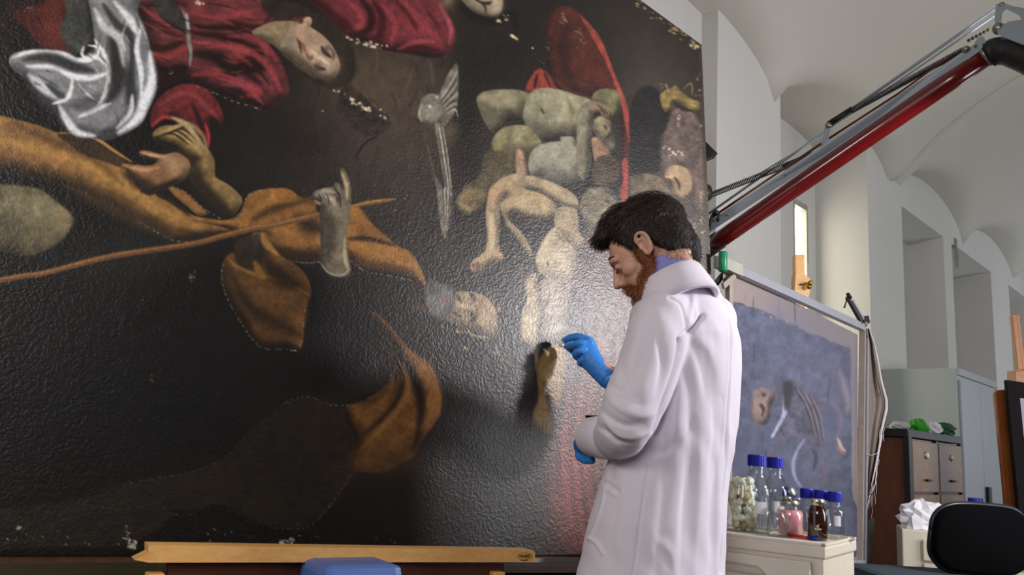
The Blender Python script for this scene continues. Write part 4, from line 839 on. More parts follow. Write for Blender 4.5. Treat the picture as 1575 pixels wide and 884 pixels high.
plate('long_rail', [(1088, 342), (1262, 228), (1380, 150), (1498, 68), (1504, 58), (1512, 56), (1516, 66), (1505, 80), (1380, 166), (1264, 244), (1090, 358)], alu, .036, .006)
plate('red_edge', [(1092, 334), (1262, 219), (1380, 143), (1460, 86), (1461, 88), (1381, 146), (1263, 223), (1093, 338)], red, .034, .006)
plate('end_bracket', [(1532, 6), (1545, 5), (1560, 10), (1600, 16), (1640, 40), (1640, 130), (1575, 69), (1556, 62), (1536, 54), (1532, 42), (1552, 33), (1571, 30), (1568, 24), (1548, 14), (1540, 20), (1538, 36), (1530, 42), (1530, 24)], alu, .045, .008)
plate('end_link', [(1536, 12), (1543, 14), (1538, 44), (1530, 44)], alu, .05, .006)
rod = MB(); seg(rod, (1540, 8), (1270, 195), 0.006, 8); seg(rod, (1545, 14), (1272, 199), 0.0035, 8); rod.build('upper_rod', alu, arm)
rod = MB(); seg(rod, (1268, 203), (1085, 332), 0.005, 8); seg(rod, (1265, 208), (1160, 272), 0.003, 8); rod.build('lower_rod', alu, arm)
def spring(name, a, b, r, turns):
    q = MB(); p0, p1 = AP(*a, .02), AP(*b, .02); ax = (p1 - p0); L = ax.length; ax.normalize(); e1 = ax.cross(Vector((0, 0, 1))).normalized(); e2 = ax.cross(e1)
    N = turns * 8; q.tube([p0 + ax * L * i / N + (e1 * math.cos(i * math.pi / 4) + e2 * math.sin(i * math.pi / 4)) * r for i in range(N + 1)], 0.0022, 5, smooth=True); return q.build(name, spring_m, arm)
spring('spring', (1310, 170), (1482, 77), 0.0105, 70); spring('spring', (1095, 299), (1245, 240), 0.0105, 60)
q = MB(); seg(q, (1274, 192), (1312, 168), 0.0135, 14); q.build('spring_sleeve', blackp, arm)
q = MB(); seg(q, (1205, 257), (1252, 237), 0.013, 14); q.build('spring_sleeve', blackp, arm)
plate('middle_link', [(1268, 196), (1277, 196), (1274, 225), (1262, 226)], alu, .04, .006)
for (u, v, r_) in ((1274, 193, .012), (1267, 227, .014), (1251, 237, .012), (1486, 76, .013), (1536, 44, .02), (1541, 8, .011), (1560, 14, .005), (1500, 70, .005), (1344, 176, .005), (1208, 269, .005), (1119, 330, .005)):
    p = AP(u, v, .05); nn = (CAM - p).normalized(); bt = MB(); bt.lathe(p, [(0, .004), (r_ * .55, .004), (r_ * .6, .002), (r_ * .9, .001), (r_, -.004), (r_, -.012)], 14, axis=nn); bt.build('bolt', steel, arm)
q = MB()
for k in range(6): q.sphere(AP(1490 + k * 6, 62 - k * 3.2, .02), .006, 8, 6)
q.build('adjuster_nut', mat('brass_dark', (82, 84, 48), 0.45, 0.5), arm)
q = MB(); q.tube([AP(1090, 352, .05), AP(1093, 338, .05), AP(1098, 326, .05), AP(1105, 330, .05), AP(1104, 340, .05)], .006, 8); q.sphere(AP(1101, 327, .05), .012); q.build('cable_loop', blackp, arm)
wl_ = empty('work_light', P(1083, 260, 3.3)); tag(wl_, 'black lamp head peeping out behind the right edge of the huge painting', 'lamp')
q = MB(); q.prism([P(1083, 215, 3.3), P(1104, 236, 3.3), P(1083, 245, 3.3)], (0, 0.06, 0)); q.build('shade', blackp, wl_); q = MB(); q.lathe(P(1080, 297, 3.3), [(0, .04), (.03, .036), (.045, .01), (.045, -.02), (.03, -.04), (0, -.045)], 18, axis=(1, 0, 0.2)); 
q.build('swivel_joint', blackp, wl_); q = MB(); q.tube([P(1078, 160, 3.34), P(1078, 330, 3.34), P(1078, 600, 3.34)], .012, 8); q.build('pole', blackp, wl_)

# ---------------------------------------------------------------- second painting on a metal strainer
ph2 = math.radians(47.0); n2 = Vector((math.sin(ph2), -math.cos(ph2), 0.03)).normalized(); C2 = P(1110, 500, 2.95)
def on2(u, v, off=0.0): return hitplane(u, v, C2 + n2 * off, n2)
e2 = empty('mounted_painting', on2(1240, 830)); tag(e2, 'worn bluish painting of a robed figure on a metal strainer behind the glass bottles', 'painting')
def paint_small():
    A = Art(1060, 380, 1345, 884, (120, 118, 150), 9); G = A.glow; S = A.stroke; Q = A.poly
    d1 = crop(1090, 370, 2.85); d2 = crop(1130, 560, 4.42)
    A.a[:] = (142, 128, 122)
    Q(d1(-60, 260, 60, 262, 145, 272, 160, 285, 200, 290, 240, 305, 300, 335, 350, 360, 390, 375, 440, 405, 480, 415, 530, 435, 570, 452, 610, 465, 622, 480, 624, 700, 626, 900, 628, 1100, 630, 1400, -60, 1400), (74, 76, 95), soft=2, k=3, rag=3, tex=0.35)
    G(1200, 520, 60, 60, 0, (92, 96, 124), 0.6); G(1150, 700, 60, 90, 0, (66, 70, 94), 0.7); G(1280, 600, 60, 110, 0, (98, 96, 124), 0.6); G(1230, 780, 80, 60, 0, (66, 66, 90), 0.7)  # lighter patches put a hazy bluish sheen into the paint colour
    Q(d2(120, 220, 150, 165, 190, 155, 260, 170, 270, 230, 250, 280, 240, 360, 200, 410, 150, 400, 120, 350), (122, 100, 96), soft=6, form=10, tex=0.3); G(*d2(150, 300)[0], 8, 22, 5, (146, 120, 104), 0.5)
    S(d2(185, 200, 205, 215), 5, (62, 54, 66), 0.8); S(d2(175, 260, 195, 300, 185, 350), 4, (60, 50, 60), 0.8); S(d2(165, 270, 200, 310), 5, (70, 58, 66), 0.6); G(*d2(260, 160)[0], 12, 8, 40, (92, 88, 104), 0.6)
    Q(d2(335, 110, 420, 120, 500, 170, 550, 230, 590, 330, 610, 460, 600, 560, 480, 540, 400, 500, 340, 520, 290, 540, 260, 480, 330, 330, 330, 200), (80, 74, 92), soft=7, tex=0.4, a=.65)
    Q(d2(320, 210, 345, 215, 355, 300, 350, 340, 300, 430, 262, 492, 245, 486, 290, 400, 320, 320), (150, 150, 176), soft=2.5, tex=0.2); S(d2(335, 130, 360, 160, 350, 300), 16, (52, 46, 56), 0.8, soft=8)
    for k in range(6): S(d2(400 + k * 25, 150 + k * 14, 480 + k * 20, 280 + k * 14, 540 + k * 14, 480 + k * 10), 3.5, (126, 104, 108) if k % 2 else (56, 50, 66), 0.6)
    S(d2(560, 240, 640, 250, 700, 310, 720, 400, 690, 500), 7, (124, 104, 116), 0.55, soft=6); S(d2(710, 40, 740, 140, 770, 260, 760, 330), 9, (132, 118, 124), 0.6, soft=10); G(*d2(640, 370)[0], 14, 26, 0, (66, 72, 104), 0.7)
    S(d2(470, 510, 420, 590, 395, 680, 410, 770, 450, 830), 5, (134, 138, 170), 0.7, soft=5); S(d2(700, 500, 720, 560, 750, 590), 6, (176, 150, 140), 0.7); S(d2(690, 560, 730, 600, 750, 590), 5, (134, 96, 96), 0.8)
    for k in range(16):
        x, y = A.rng.uniform(1180, 1300), A.rng.uniform(680, 830); S([(x, y), (x + 6, y + 14), (x + 2, y + 34)], A.rng.uniform(3, 8), (112, 70, 74) if k % 3 == 0 else ((40, 38, 52) if k % 3 == 1 else (76, 66, 96)), 0.55)
    S([(1321, 520), (1321, 884)], 2, (40, 36, 36), 0.8, taper=False)
    for k in range(40): 
        x, y = A.rng.uniform(1100, 1310), A.rng.uniform(440, 860); S([(x, y), (x + A.rng.uniform(-3, 3), y + A.rng.uniform(8, 40))], 2, (90, 88, 120) if k % 2 else (44, 44, 58), 0.35)
    A.flakes([(1140, 470), (1220, 500), (1310, 540)], 30, 3, 2, (142, 128, 118), 5)
    return A
a2 = paint_small()
def span2(v): return (1117, 1318)
def top2(u): return 412 + (u - 1117) * (514 - 412) / (1318 - 1117.0)
# canvas rows follow the picture's own slanted top edge
V = []; Cc = []; us = np.linspace(1112, 1319, 190); nv = 330
for j in range(nv):
    for u in us:
        v = (top2(u)) + (865 - top2(u)) * j / (nv - 1.0)
        V.append(on2(u, v, 0.0)); Cc.append(a2.a[int(min(max(v - 380, 0), 503)), int(u - 1060)])
nc = len(us)
o = mesh_obj('canvas', V, [(j * nc + i, (j + 1) * nc + i, (j + 1) * nc + i + 1, j * nc + i + 1) for j in range(nv - 1) for i in range(nc - 1)], paint_material('bluish_paint', 0.5, 0.5, 0.22, 50), e2, True)
o.matrix_parent_inverse = Matrix.Translation(-e2.location)
ca = o.data.color_attributes.new('paint', 'FLOAT_COLOR', 'POINT'); ca.data.foreach_set('color', np.c_[s2l(np.array(Cc)), np.ones(len(Cc))].astype(np.float32).ravel())
frm = mat('strainer_metal', (168, 168, 178), 0.4, 0.35, noise=0.12, nscale=25); ply = mat('plywood_edge', (150, 138, 130), 0.7, noise=0.2, nscale=30)
def bar2(name, a, b, w_, h_, m, off=0.0, par=e2):
    q = MB(); q.bar(on2(*a, off), on2(*b, off), w_, h_, up=n2, bev=0.002); return q.build(name, m, par)
bar2('top_bar', (1134, 416), (1326, 503), 0.034, 0.03, frm, .02); bar2('wrapped_bar_end', (1104, 402), (1137, 417), 0.045, 0.035, mat('masking_cloth', (156, 156, 142), 0.8, noise=0.15, nscale=20), .022)
bar2('side_bar', (1327, 498), (1322, 880), 0.013, 0.03, ply, .012); bar2('side_profile', (1333, 520), (1329, 905), 0.014, 0.02, frm, .0)
bar2('shadow_gap', (1330, 512), (1326, 900), 0.008, 0.01, blackp, .0)
bar2('left_bar', (1122, 425), (1118, 880), 0.03, 0.02, ply, .008)
bar2('bottom_bar', (1110, 868), (1326, 866), 0.03, 0.03, frm, .012)
bar2('diagonal_brace', (1086, 455), (1118, 415), 0.02, 0.012, mat('dark_bracket', (66, 72, 66), 0.4, 0.5), -.02); bar2('corner_plate', (1112, 440), (1130, 424), 0.022, 0.01, ply, .02)
q = MB(); p = on2(1112, 402, .065); q.lathe(p, [(0, .036), (.014, .036), (.0155, .034), (.0155, -.034), (.014, -.036), (0, -.036)], 18); q.build('green_cap', mat('green_plastic', (22, 122, 84), 0.4), e2)
# clamp with an angle bar on the upper right corner
bar2('clamp_bar', (1303, 457), (1325, 497), 0.012, 0.016, mat('dark_bracket', (66, 72, 66), 0.4, 0.5), .03); bar2('clamp_channel', (1311, 462), (1333, 500), 0.013, 0.012, frm, .034)
q = MB(); a = on2(1303, 460, .04); b = on2(1299, 472, .04); q.tube([a, b], .0035, 8); q.sphere(a, .008); q.sphere(b, .005); q.tube([on2(1304, 452, .04), on2(1308, 458, .04)], .009, 8); q.build('clamp_screw', blackp, e2)
bar2('clamp_jaw', (1326, 492), (1334, 490), 0.03, 0.02, blackp, .03); q = MB(); q.sphere(on2(1335, 494, .03), .012); q.build('wing_nut', steel, e2)
# legs of the metal stand
for (a, b) in (((1120, 860), (1120, 1150)), ((1318, 866), (1314, 1075))):
    q = MB(); p = on2(*a, -.03); q.bar(p, Vector((p.x, p.y, 0.0)), .03, .03, up=n2); q.build('stand_leg', frm, e2)
# loose canvas hanging from the back of the strainer, frayed
cl = MB(); prof = [(1332, 1338, 505), (1333, 1346, 530), (1333, 1352, 560), (1333, 1356, 585), (1333, 1364, 615), (1333, 1364, 630), (1332, 1357, 660), (1331, 1353, 690), (1331, 1348, 715), (1331, 1343, 740), (1330, 1340, 760)]
rows = []
for (a, b, v) in prof:
    row = []
    for k in range(13):
        t = k / 12; u = a + (b - a) * t; off = -0.012 + 0.014 * math.sin(t * 11 + v * .011) * (0.3 + t) + (0.03 if t > 0.93 else 0); row.append(on2(u, v, off))
    rows.append(row)
cl.add([p for r_ in rows for p in r_], [(i * 13 + j, i * 13 + j + 1, (i + 1) * 13 + j + 1, (i + 1) * 13 + j) for i in range(len(rows) - 1) for j in range(12)], True)
clm = mat('raw_linen', (132, 120, 112), 0.95, noise=0.15, nscale=90)
o = cl.build('hanging_canvas', clm, e2); o.modifiers.new('t', 'SOLIDIFY').thickness = 0.002
hm = MB(); hm.tube([on2(b - 1, v, .02) for a, b, v in prof], [.003, .004, .006, .007, .008, .008, .006, .005, .004, .003, .003], 8); hm.build('turned_edge', mat('pale_linen', (206, 200, 204), 0.9, noise=0.1, nscale=60), e2)
th = MB(); rnd = random.Random(4)
for k in range(16):
    i = 6 + k % 5; b = prof[i][1]; v = prof[i][2] + rnd.uniform(-10, 10); p = [(b, v)]
    for s_ in range(5): p.append((p[-1][0] + rnd.uniform(-2.6, 2.2), p[-1][1] + rnd.uniform(2, 9)))
    th.tube([on2(x, y, .02) for x, y in p], .0009, 4)
th.tube([on2(x, y, .02) for x, y in ((1332, 697), (1340, 700), (1352, 696), (1358, 668))], .0014, 5)
th.tube([on2(x, y, .02) for x, y in ((1353, 690), (1349, 720), (1346, 745), (1337, 765), (1333, 785))], .0014, 5)
th.build('loose_thread', mat('pale_linen', (206, 200, 204)), e2)
q = MB(); q.prism([on2(x, y, -.02) for x, y in ((1330, 800), (1342, 798), (1340, 830), (1334, 862), (1330, 866))], n2 * .01); q.build('lower_bracket', mat('dark_bracket', (66, 72, 66)), e2)

# easel mast behind the second painting
em = empty('studio_easel', P(1233, 700, 4.0)); em.location.z = 0; tag(em, 'light wooden easel mast with a brass wing knob standing in front of the bright window', 'easel')
q = MB(); q.bar(Vector((P(1228, 500, 4.0).x, 4.0, 0)), P(1228, 392, 4.0), .052, .04, up=(0, -1, 0), bev=.008); q.build('mast', beech, em)
q = MB(); q.prism([P(x, y, 3.95) for x, y in ((1224, 420), (1232, 418), (1246, 428), (1247, 440), (1243, 462), (1222, 456))], (0, 0.06, 0)); q.build('sliding_head', beech, em)
q = MB(); a = P(1240, 436, 3.93); q.lathe(a, [(0, .03), (.010, .028), (.013, .02), (.010, .012), (.005, .008), (.005, -.03)], 14, axis=(0.75, -.6, .1)); q.lathe(P(1244, 441, 3.92), [(0, .012), (.012, .008), (.012, -.004), (0, -.01)], 14, axis=(.3, -.9, .2)); q.build('wing_knob', mat('brass', (172, 138, 48), 0.3, 0.9), em)
# ---------------------------------------------------------------- drawer trolley
TZ = 0.85
cream = mat('cream_enamel', (206, 198, 180), 0.45, noise=0.06, nscale=18, bump=0.04, bscale=120)
N0 = hitz(1269, 839, TZ); FL = hitz(1118, 815.5, TZ); SR = hitz(1317.5, 828, TZ)
sd_ = (SR - N0); sd_.z = 0; SL = sd_.length; sd_.normalize(); fd = Vector((-sd_.y, sd_.x, 0)); FLN = 0.42
tr = empty('drawer_trolley', Vector((N0 + fd * FLN / 2 + sd_ * SL / 2)).to_3d()); tr.location.z = 0
tag(tr, 'cream enamelled metal drawer trolley beside the restorer, crowded with bottles', 'trolley')
Rt = Matrix((fd, sd_, Vector((0, 0, 1)))).transposed()
def TP(a, b, z): return Vector((N0.x, N0.y, 0)) + fd * a + sd_ * b + Vector((0, 0, z))
q = MB(); q.box(TP(FLN / 2, SL / 2, (TZ - .03 + .10) / 2), (FLN - .012, SL - .012, TZ - .13), Rt, .004); q.build('body', cream, tr)
q = MB(); q.box(TP(FLN / 2, SL / 2, TZ - .018), (FLN, SL, .030), Rt, .005); 
for (c_, d_) in ((TP(FLN / 2, .006, TZ), (FLN, .012, .008)), (TP(.006, SL / 2, TZ), (.012, SL, .008)), (TP(FLN / 2, SL - .006, TZ), (FLN, .012, .008)), (TP(FLN - .006, SL / 2, TZ), (.012, SL, .008))): q.box(c_, d_, Rt, .002)
q.build('top_tray', cream, tr)
zz = TZ - .040
dk = mat('drawer_gap', (46, 42, 36), 0.8)
for k, hgt in enumerate((.072, .11, .15, .18, .2)):
    d = MB(); d.box(TP(FLN / 2 + .01, -.004, zz - hgt / 2), (FLN - .05, .02, hgt - .007), Rt, .003); dr = d.build('drawer', cream, tr)
    h = MB(); L_ = .17; cx_ = FLN * .55
    h.add([TP(cx_ - L_ / 2, -.0142, zz - hgt + .020), TP(cx_ + L_ / 2, -.0142, zz - hgt + .020), TP(cx_ + L_ / 2 - .004, -.0142, zz - hgt + .046), TP(cx_ + .065, -.0142, zz - hgt + .048), TP(cx_ - L_ / 2 + .02, -.0142, zz - hgt + .040)], [(0, 1, 2, 3, 4)])
    h.tube([TP(cx_ - L_ / 2, -.016, zz - hgt + .022), TP(cx_ + L_ / 2, -.016, zz - hgt + .022), TP(cx_ + L_ / 2 - .002, -.016, zz - hgt + .046), TP(cx_ - L_ / 2 + .02, -.016, zz - hgt + .042), TP(cx_ - L_ / 2, -.016, zz - hgt + .022)], .0022, 6)
    hb = h.build('handle', mat('handle_recess', (186, 178, 160), 0.6), tr); hb.parent = dr; hb.matrix_parent_inverse = Matrix.Identity(4)
    g = MB(); g.box(TP(FLN / 2 + .01, .001, zz - hgt), (FLN - .05, .016, .007), Rt); g.build('drawer_gap', dk, tr)
    zz -= hgt
q = MB(); p = TP(.0, .075, TZ - .105); q.sphere(p, .012); q.tube([p, p - fd * .012 + Vector((0, 0, -.02))], .004, 6); q.build('lock', steel, tr)
for a in (.05, FLN - .05):
    for b in (.05, SL - .05):
        q = MB(); q.lathe(TP(a, b, .035), [(0, .012), (.03, .012), (.034, .006), (.034, -.006), (.03, -.012), (0, -.012)], 16, axis=fd); q.tube([TP(a, b, .05), TP(a, b, .1)], .01, 8); q.build('caster', blackp, tr)

# ---------------------------------------------------------------- glassware
def glass_mat(name, col, rough=0.02):
    if name in MATS: return MATS[name]
    m = bpy.data.materials.new(name); m.use_nodes = True; nt = m.node_tree; b = nt.nodes['Principled BSDF']
    b.inputs['Base Color'].default_value = tuple(s2l(col)) + (1,); b.inputs['Roughness'].default_value = rough
    b.inputs['Transmission Weight'].default_value = 1.0; b.inputs['IOR'].default_value = 1.45
    MATS[name] = m; return m
def thin_glass(name):
    m = bpy.data.materials.new(name); m.use_nodes = True; nt = m.node_tree; nt.nodes.clear(); L = nt.links.new
    o = nt.nodes.new('ShaderNodeOutputMaterial'); mx = nt.nodes.new('ShaderNodeMixShader'); tr_ = nt.nodes.new('ShaderNodeBsdfTransparent'); gl = nt.nodes.new('ShaderNodeBsdfGlossy')
    lw = nt.nodes.new('ShaderNodeLayerWeight'); lw.inputs[0].default_value = 0.35; r = nt.nodes.new('ShaderNodeValToRGB')
    r.color_ramp.elements[0].position = .45; r.color_ramp.elements[0].color = (.96, .975, .975, 1); r.color_ramp.elements[1].position = 1; r.color_ramp.elements[1].color = (.80, .83, .85, 1)
    L(lw.outputs['Facing'], r.inputs[0]); L(r.outputs[0], tr_.inputs[0]); fr_ = nt.nodes.new('ShaderNodeMath'); fr_.operation = 'POWER'; L(lw.outputs['Facing'], fr_.inputs[0]); fr_.inputs[1].default_value = 3.0; f2_ = nt.nodes.new('ShaderNodeMath'); f2_.operation = 'MULTIPLY_ADD'; L(fr_.outputs[0], f2_.inputs[0]); f2_.inputs[1].default_value = .75; f2_.inputs[2].default_value = .05; fr_ = f2_
    gl.inputs['Roughness'].default_value = .06; L(fr_.outputs[0], mx.inputs[0]); L(tr_.outputs[0], mx.inputs[1]); L(gl.outputs[0], mx.inputs[2]); L(mx.outputs[0], o.inputs[0]); return m
clear = thin_glass('clear_glass'); amber = mat('amber_glass', (44, 16, 8), 0.06, coat=1.0)
bluecap = mat('blue_cap', (18, 26, 150), 0.35); white_l = mat('printed_panel', (208, 206, 214), 0.6)
def shell(prof, th):
    """outer profile up, inner profile down: a real wall"""
    inner = [(max(r_ - th, 0.0), h) for r_, h in prof[::-1]]; inner[-1] = (0, prof[0][1] + th * 1.6); inner = [(r_, max(h, prof[0][1] + th * 1.6)) for r_, h in inner]
    return prof + inner
def lab_bottle(base, H, R, label, group=None, cap_r=None, liquid=None):
    e = empty('laboratory_bottle', base); tag(e, label, 'bottle', group)
    cr = cap_r or R * .48; CH = .033 if H > .16 else .030; hs = H - CH - .010; hb = hs * (.66 if H > .16 else .80)
    prof = [(0, 0), (R * .85, 0), (R, R * .12), (R, hb)]
    for k in range(1, 9):
        t = k / 8; prof.append((R + (cr * .80 - R) * (t * t * (3 - 2 * t)) ** .9, hb + (hs - hb) * t))
    prof += [(cr * .80, H - CH), (cr * .78, H - .004)]
    q = MB(); q.lathe(base, shell(prof, .0028), 36); q.build('glass_body', clear, e)
    c_ = MB(); n = 48; h0, h1 = H - CH, H; pr_ = []
    for i, (rr_, hh) in enumerate(((cr * .8, h0), (cr, h0 + .001), (cr, h1 - .003), (cr * .93, h1), (0, h1))):
        for k in range(n):
            a = 2 * math.pi * k / n; r2 = rr_ * (1 - .03 * (k % 2)) if 0 < i < 3 else rr_; pr_.append(base + Vector((math.cos(a) * max(r2, 1e-5), math.sin(a) * max(r2, 1e-5), hh)))
    c_.add(pr_, [(i * n + k, i * n + (k + 1) % n, (i + 1) * n + (k + 1) % n, (i + 1) * n + k) for i in range(4) for k in range(n)]); c_.build('screw_cap', bluecap, e)
    rg = MB(); rg.lathe(base, [(cr * .84, H - CH - .006), (cr * .94, H - CH - .005), (cr * .94, H - CH - .001), (cr * .82, H - CH - .0005)], 32); rg.build('pouring_ring', clear, e)
    # curved white writing panel
    lb = MB(); a0 = math.atan2(CAM.y - base.y, CAM.x - base.x) + .25; vs_ = []
    for k in range(7):
        a = a0 + (k - 3) * .12
        for z in ((H * .25, H * .40) if H > .16 else (H * .20, H * .44)): vs_.append(base + Vector((math.cos(a) * (R + .0004), math.sin(a) * (R + .0004), z)))
    lb.add(vs_, [(2 * k, 2 * k + 2, 2 * k + 3, 2 * k + 1) for k in range(6)]); lb.build('writing_panel', white_l, e)
    if liquid is not None:
        lq = MB(); lq.lathe(base, [(0, .005), (R - .0032, .006), (R - .0032, liquid), (0, liquid)], 32); lq.build('liquid', mat('clear_solvent', (214, 220, 222), .05, trans=.9, ior=1.33), e)
    return e
TT = TZ - .0028
def onT(u, v): return hitz(u, v, TT)
b1 = onT(1165, 817); b2 = onT(1197, 816)
def sc_h(base, vtop, u):    # height that reaches picture row vtop above this base
    d = ray(u, vtop); k = math.hypot(base.x, base.y) / math.hypot(d.x, d.y); return CAM.z + d.z * k - base.z
gr = 'blue-capped laboratory bottles on the trolley'
b1 = onT(1164, 818.5); b2 = onT(1193, 815)
lab_bottle(b1, sc_h(b1, 699, 1162), .0445, 'tall clear bottle with blue cap right behind the jar of cotton', gr, .0265)
lab_bottle(b2, sc_h(b2, 703, 1193), .0430, 'tall clear bottle with blue cap, second from the restorer, beside the other tall one', gr, .0255)
for u, v, vt, lab in ((1215, 816, 749, 'small blue-capped clear bottle directly behind the pink bottle'), (1242, 816, 751, 'small blue-capped clear bottle between the pink and the amber bottle'), (1264, 819, 753.5, 'small blue-capped clear bottle directly behind the amber bottle'), (1285, 822, 756, 'small blue-capped clear bottle at the outer end of the row, beside the glass dish')):
    b = onT(u, v - 1); lab_bottle(b, sc_h(b, vt, u), .0270, lab, gr, .0212)
# jar of cotton
jb = onT(1142, 816); JR = .0475; JH = sc_h(jb, 741, 1142)
e = empty('cotton_jar', jb); tag(e, 'open glass jar stuffed with used cotton swabs beside the white coat', 'jar')
prof = [(0, 0), (JR * .9, 0), (JR, .01), (JR, JH * .66), (JR * .97, JH * .74), (JR * .80, JH * .93), (JR * .78, JH * 1.0)]
q = MB(); q.lathe(jb, shell(prof, .0026), 40); q.build('glass_body', clear, e)
cot = mat('cotton_wool', (244, 236, 216), 0.95, noise=0.16, nscale=40, bump=0.5, bscale=90, sheen=0.4); cot2 = mat('stained_cotton', (214, 192, 150), 0.95, noise=0.2, nscale=40, bump=0.5, bscale=90)
rnd = random.Random(11); n_b = 0; placed = []
tries = 0
while len(placed) < 75 and tries < 6000:
    tries += 1; a = rnd.uniform(0, 6.283); z = rnd.uniform(.014, JH * .99); rm = (JR - .0165) if z < JH * .66 else (JR - .016 - (z - JH * .66) / (JH * .34) * JR * .2); rr_ = rm * math.sqrt(rnd.uniform(.25, 1)); rr_ = min(rr_, rm)
    p = Vector((rr_ * math.cos(a), rr_ * math.sin(a), z)); s_ = rnd.uniform(.011, .0165)
    if any((p - p2).length < (s_ + s2_) * .66 for p2, s2_ in placed): continue
    placed.append((p, s_))
def lump(c_, s_, rnd, m, name, par):
    q = MB(); rot = Euler((rnd.uniform(0, 3), rnd.uniform(0, 3), rnd.uniform(0, 3))).to_matrix(); q.sphere(c_, (s_ * 1.15, s_ * .85, s_ * .8), 9, 6, rot)
    q.v = [c_ + (v - c_) * (1 + rnd.uniform(-.26, .2)) for v in q.v]; return q.build(name, m, par)
for i, (p, s_) in enumerate(placed): lump(jb + p, s_, rnd, cot2 if i % 5 == 0 else cot, 'cotton_ball', e)
for k in range(6):
    a = k * 1.05; lump(jb + Vector((math.cos(a) * .024, math.sin(a) * .024, JH + .004)), .012, rnd, cot, 'cotton_ball', e)
# pink solvent bottle with hinged metal lid
pb_ = onT(1215, 824); PR = .037; PH = sc_h(pb_, 772, 1215)
e = empty('pink_bottle', pb_); tag(e, 'squat bottle of pink liquid with its round metal lid flipped open', 'bottle')
pink = mat('pink_liquid', (232, 158, 166), 0.12, coat=.4, sss=.2)
q = MB(); q.lathe(pb_, shell([(0, 0), (PR * .92, 0), (PR, .006), (PR, PH * .62), (PR * .93, PH * .76), (PR * .66, PH * .9), (PR * .62, PH)], .002), 36); q.build('glass_body', clear, e)
q = MB(); q.lathe(pb_, [(0, .004), (PR - .0026, .006), (PR - .0026, PH * .62), (PR * .86, PH * .76), (0, PH * .78)], 36); q.build('liquid', pink, e)
q = MB(); t = pb_ + Vector((0, 0, PH)); q.lathe(t, [(PR * .66, -.012), (PR * .72, -.010), (PR * .72, .004), (PR * .5, .008), (0, .008)], 28); q.lathe(t + Vector((-.012, -.012, .006)), [(.010, 0), (.013, .002), (.013, .008), (.008, .011), (0, .011)], 16); q.lathe(t + Vector((.016, -.008, .006)), [(.010, 0), (.012, .002), (.012, .007), (0, .009)], 16); q.build('metal_neck', steel, e)
q = MB(); lc = t + Vector((.010, .006, .030)); q.lathe(lc, [(0, .003), (.013, .003), (.0150, .0), (.0142, -.004), (0, -.003)], 24, axis=(.35, -.85, .35)); q.tube([t + Vector((.008, .01, .008)), lc + Vector((.002, .004, -.014))], .002, 6); q.build('flip_lid', steel, e)
# little empty jar
gb = onT(1196, 825); GH = sc_h(gb, 786, 1196)
q = MB(); q.lathe(gb, shell([(0, 0), (.027, 0), (.029, .004), (.029, GH * .72), (.026, GH * .84), (.021, GH * .92), (.022, GH)], .0018), 32); tag(q.build('specimen_jar', clear), 'small empty clear jar in front of the pink bottle', 'jar')
# amber bottle
ab = onT(1257.5, 830.5); AH = sc_h(ab, 775, 1257)
e = empty('amber_bottle', ab); tag(e, 'dark amber bottle with silver cap and small white logo', 'bottle')
AR = .0262
q = MB(); q.lathe(ab, [(0, 0), (AR * .92, 0), (AR, .005), (AR, AH * .70), (AR * .93, AH * .84), (AR * .72, AH * .93), (AR * .66, AH)], 36); q.build('glass_body', amber, e)
q = MB(); q.lathe(ab, [(AR * .70, AH * .965), (AR * .76, AH * .975), (AR * .76, AH * 1.13), (AR * .70, AH * 1.15), (0, AH * 1.15)], 36); q.build('screw_cap', mat('silver_cap', (196, 190, 176), .25, .95), e)
wl = mat('white_print', (214, 208, 204), .6); a0 = math.atan2(CAM.y - ab.y, CAM.x - ab.x) + .05
def onbot(x, z): a = a0 + x / AR; return ab + Vector((math.cos(a) * (AR + .0005), math.sin(a) * (AR + .0005), z))
q = MB(); z0 = AH * .30
q.add([onbot(*p_) for p_ in ((-.006, z0 + .011), (-.001, z0 + .012), (.004, z0 + .017), (.001, z0 + .010), (.003, z0 + .008), (-.002, z0 + .0065), (-.003, z0 + .009))], [tuple(range(7))])
for k in range(6):
    x = -.0075 + k * .0028; hh = (.006, .0035, .0035, .0055, .0035, .0035)[k]; zb = z0 + .0008 * (k % 2)
    q.add([onbot(x, zb), onbot(x + .0020, zb), onbot(x + .0024, zb + hh), onbot(x + .0003, zb + hh)], [(0, 1, 2, 3)])
q.build('printed_logo', wl, e)
# pen, glass dish
pe = empty('pen', onT(1234, 829)); tag(pe, 'red pen with blue tip lying on the front edge of the trolley', 'pen')
pa, pm_, pc = onT(1211, 825.5) + Vector((0, 0, .006)), onT(1243, 830) + Vector((0, 0, .006)), onT(1259, 832.5) + Vector((0, 0, .006))
MB().tube([pa, pm_], .0042, 10).build('barrel', mat('red_plastic', (196, 24, 34), .3), pe); MB().tube([pm_, pm_.lerp(pc, .8), pc], [.0046, .0046, .002], 10).build('pen_cap', mat('blue_plastic', (26, 36, 150), .3), pe)
db = onT(1290, 829.5); q = MB(); q.lathe(db, shell([(0, 0), (.040, 0), (.042, .002), (.042, .012)], .0016), 36); tag(q.build('glass_dish', clear), 'shallow clear glass dish at the right corner of the trolley top', 'dish')
# ---------------------------------------------------------------- far furniture
def yawR(a): return Matrix.Rotation(a, 3, 'Z')
def cab_frame(uc, vtop, ztop):
    """nearest top corner seen at (uc, vtop)"""
    return hitz(uc, vtop, ztop)
grey = mat('grey_steel_sheet', (150, 156, 152), 0.45, noise=0.05, nscale=4); grey2 = mat('grey_steel_door', (146, 150, 158), 0.5, noise=0.05, nscale=4)
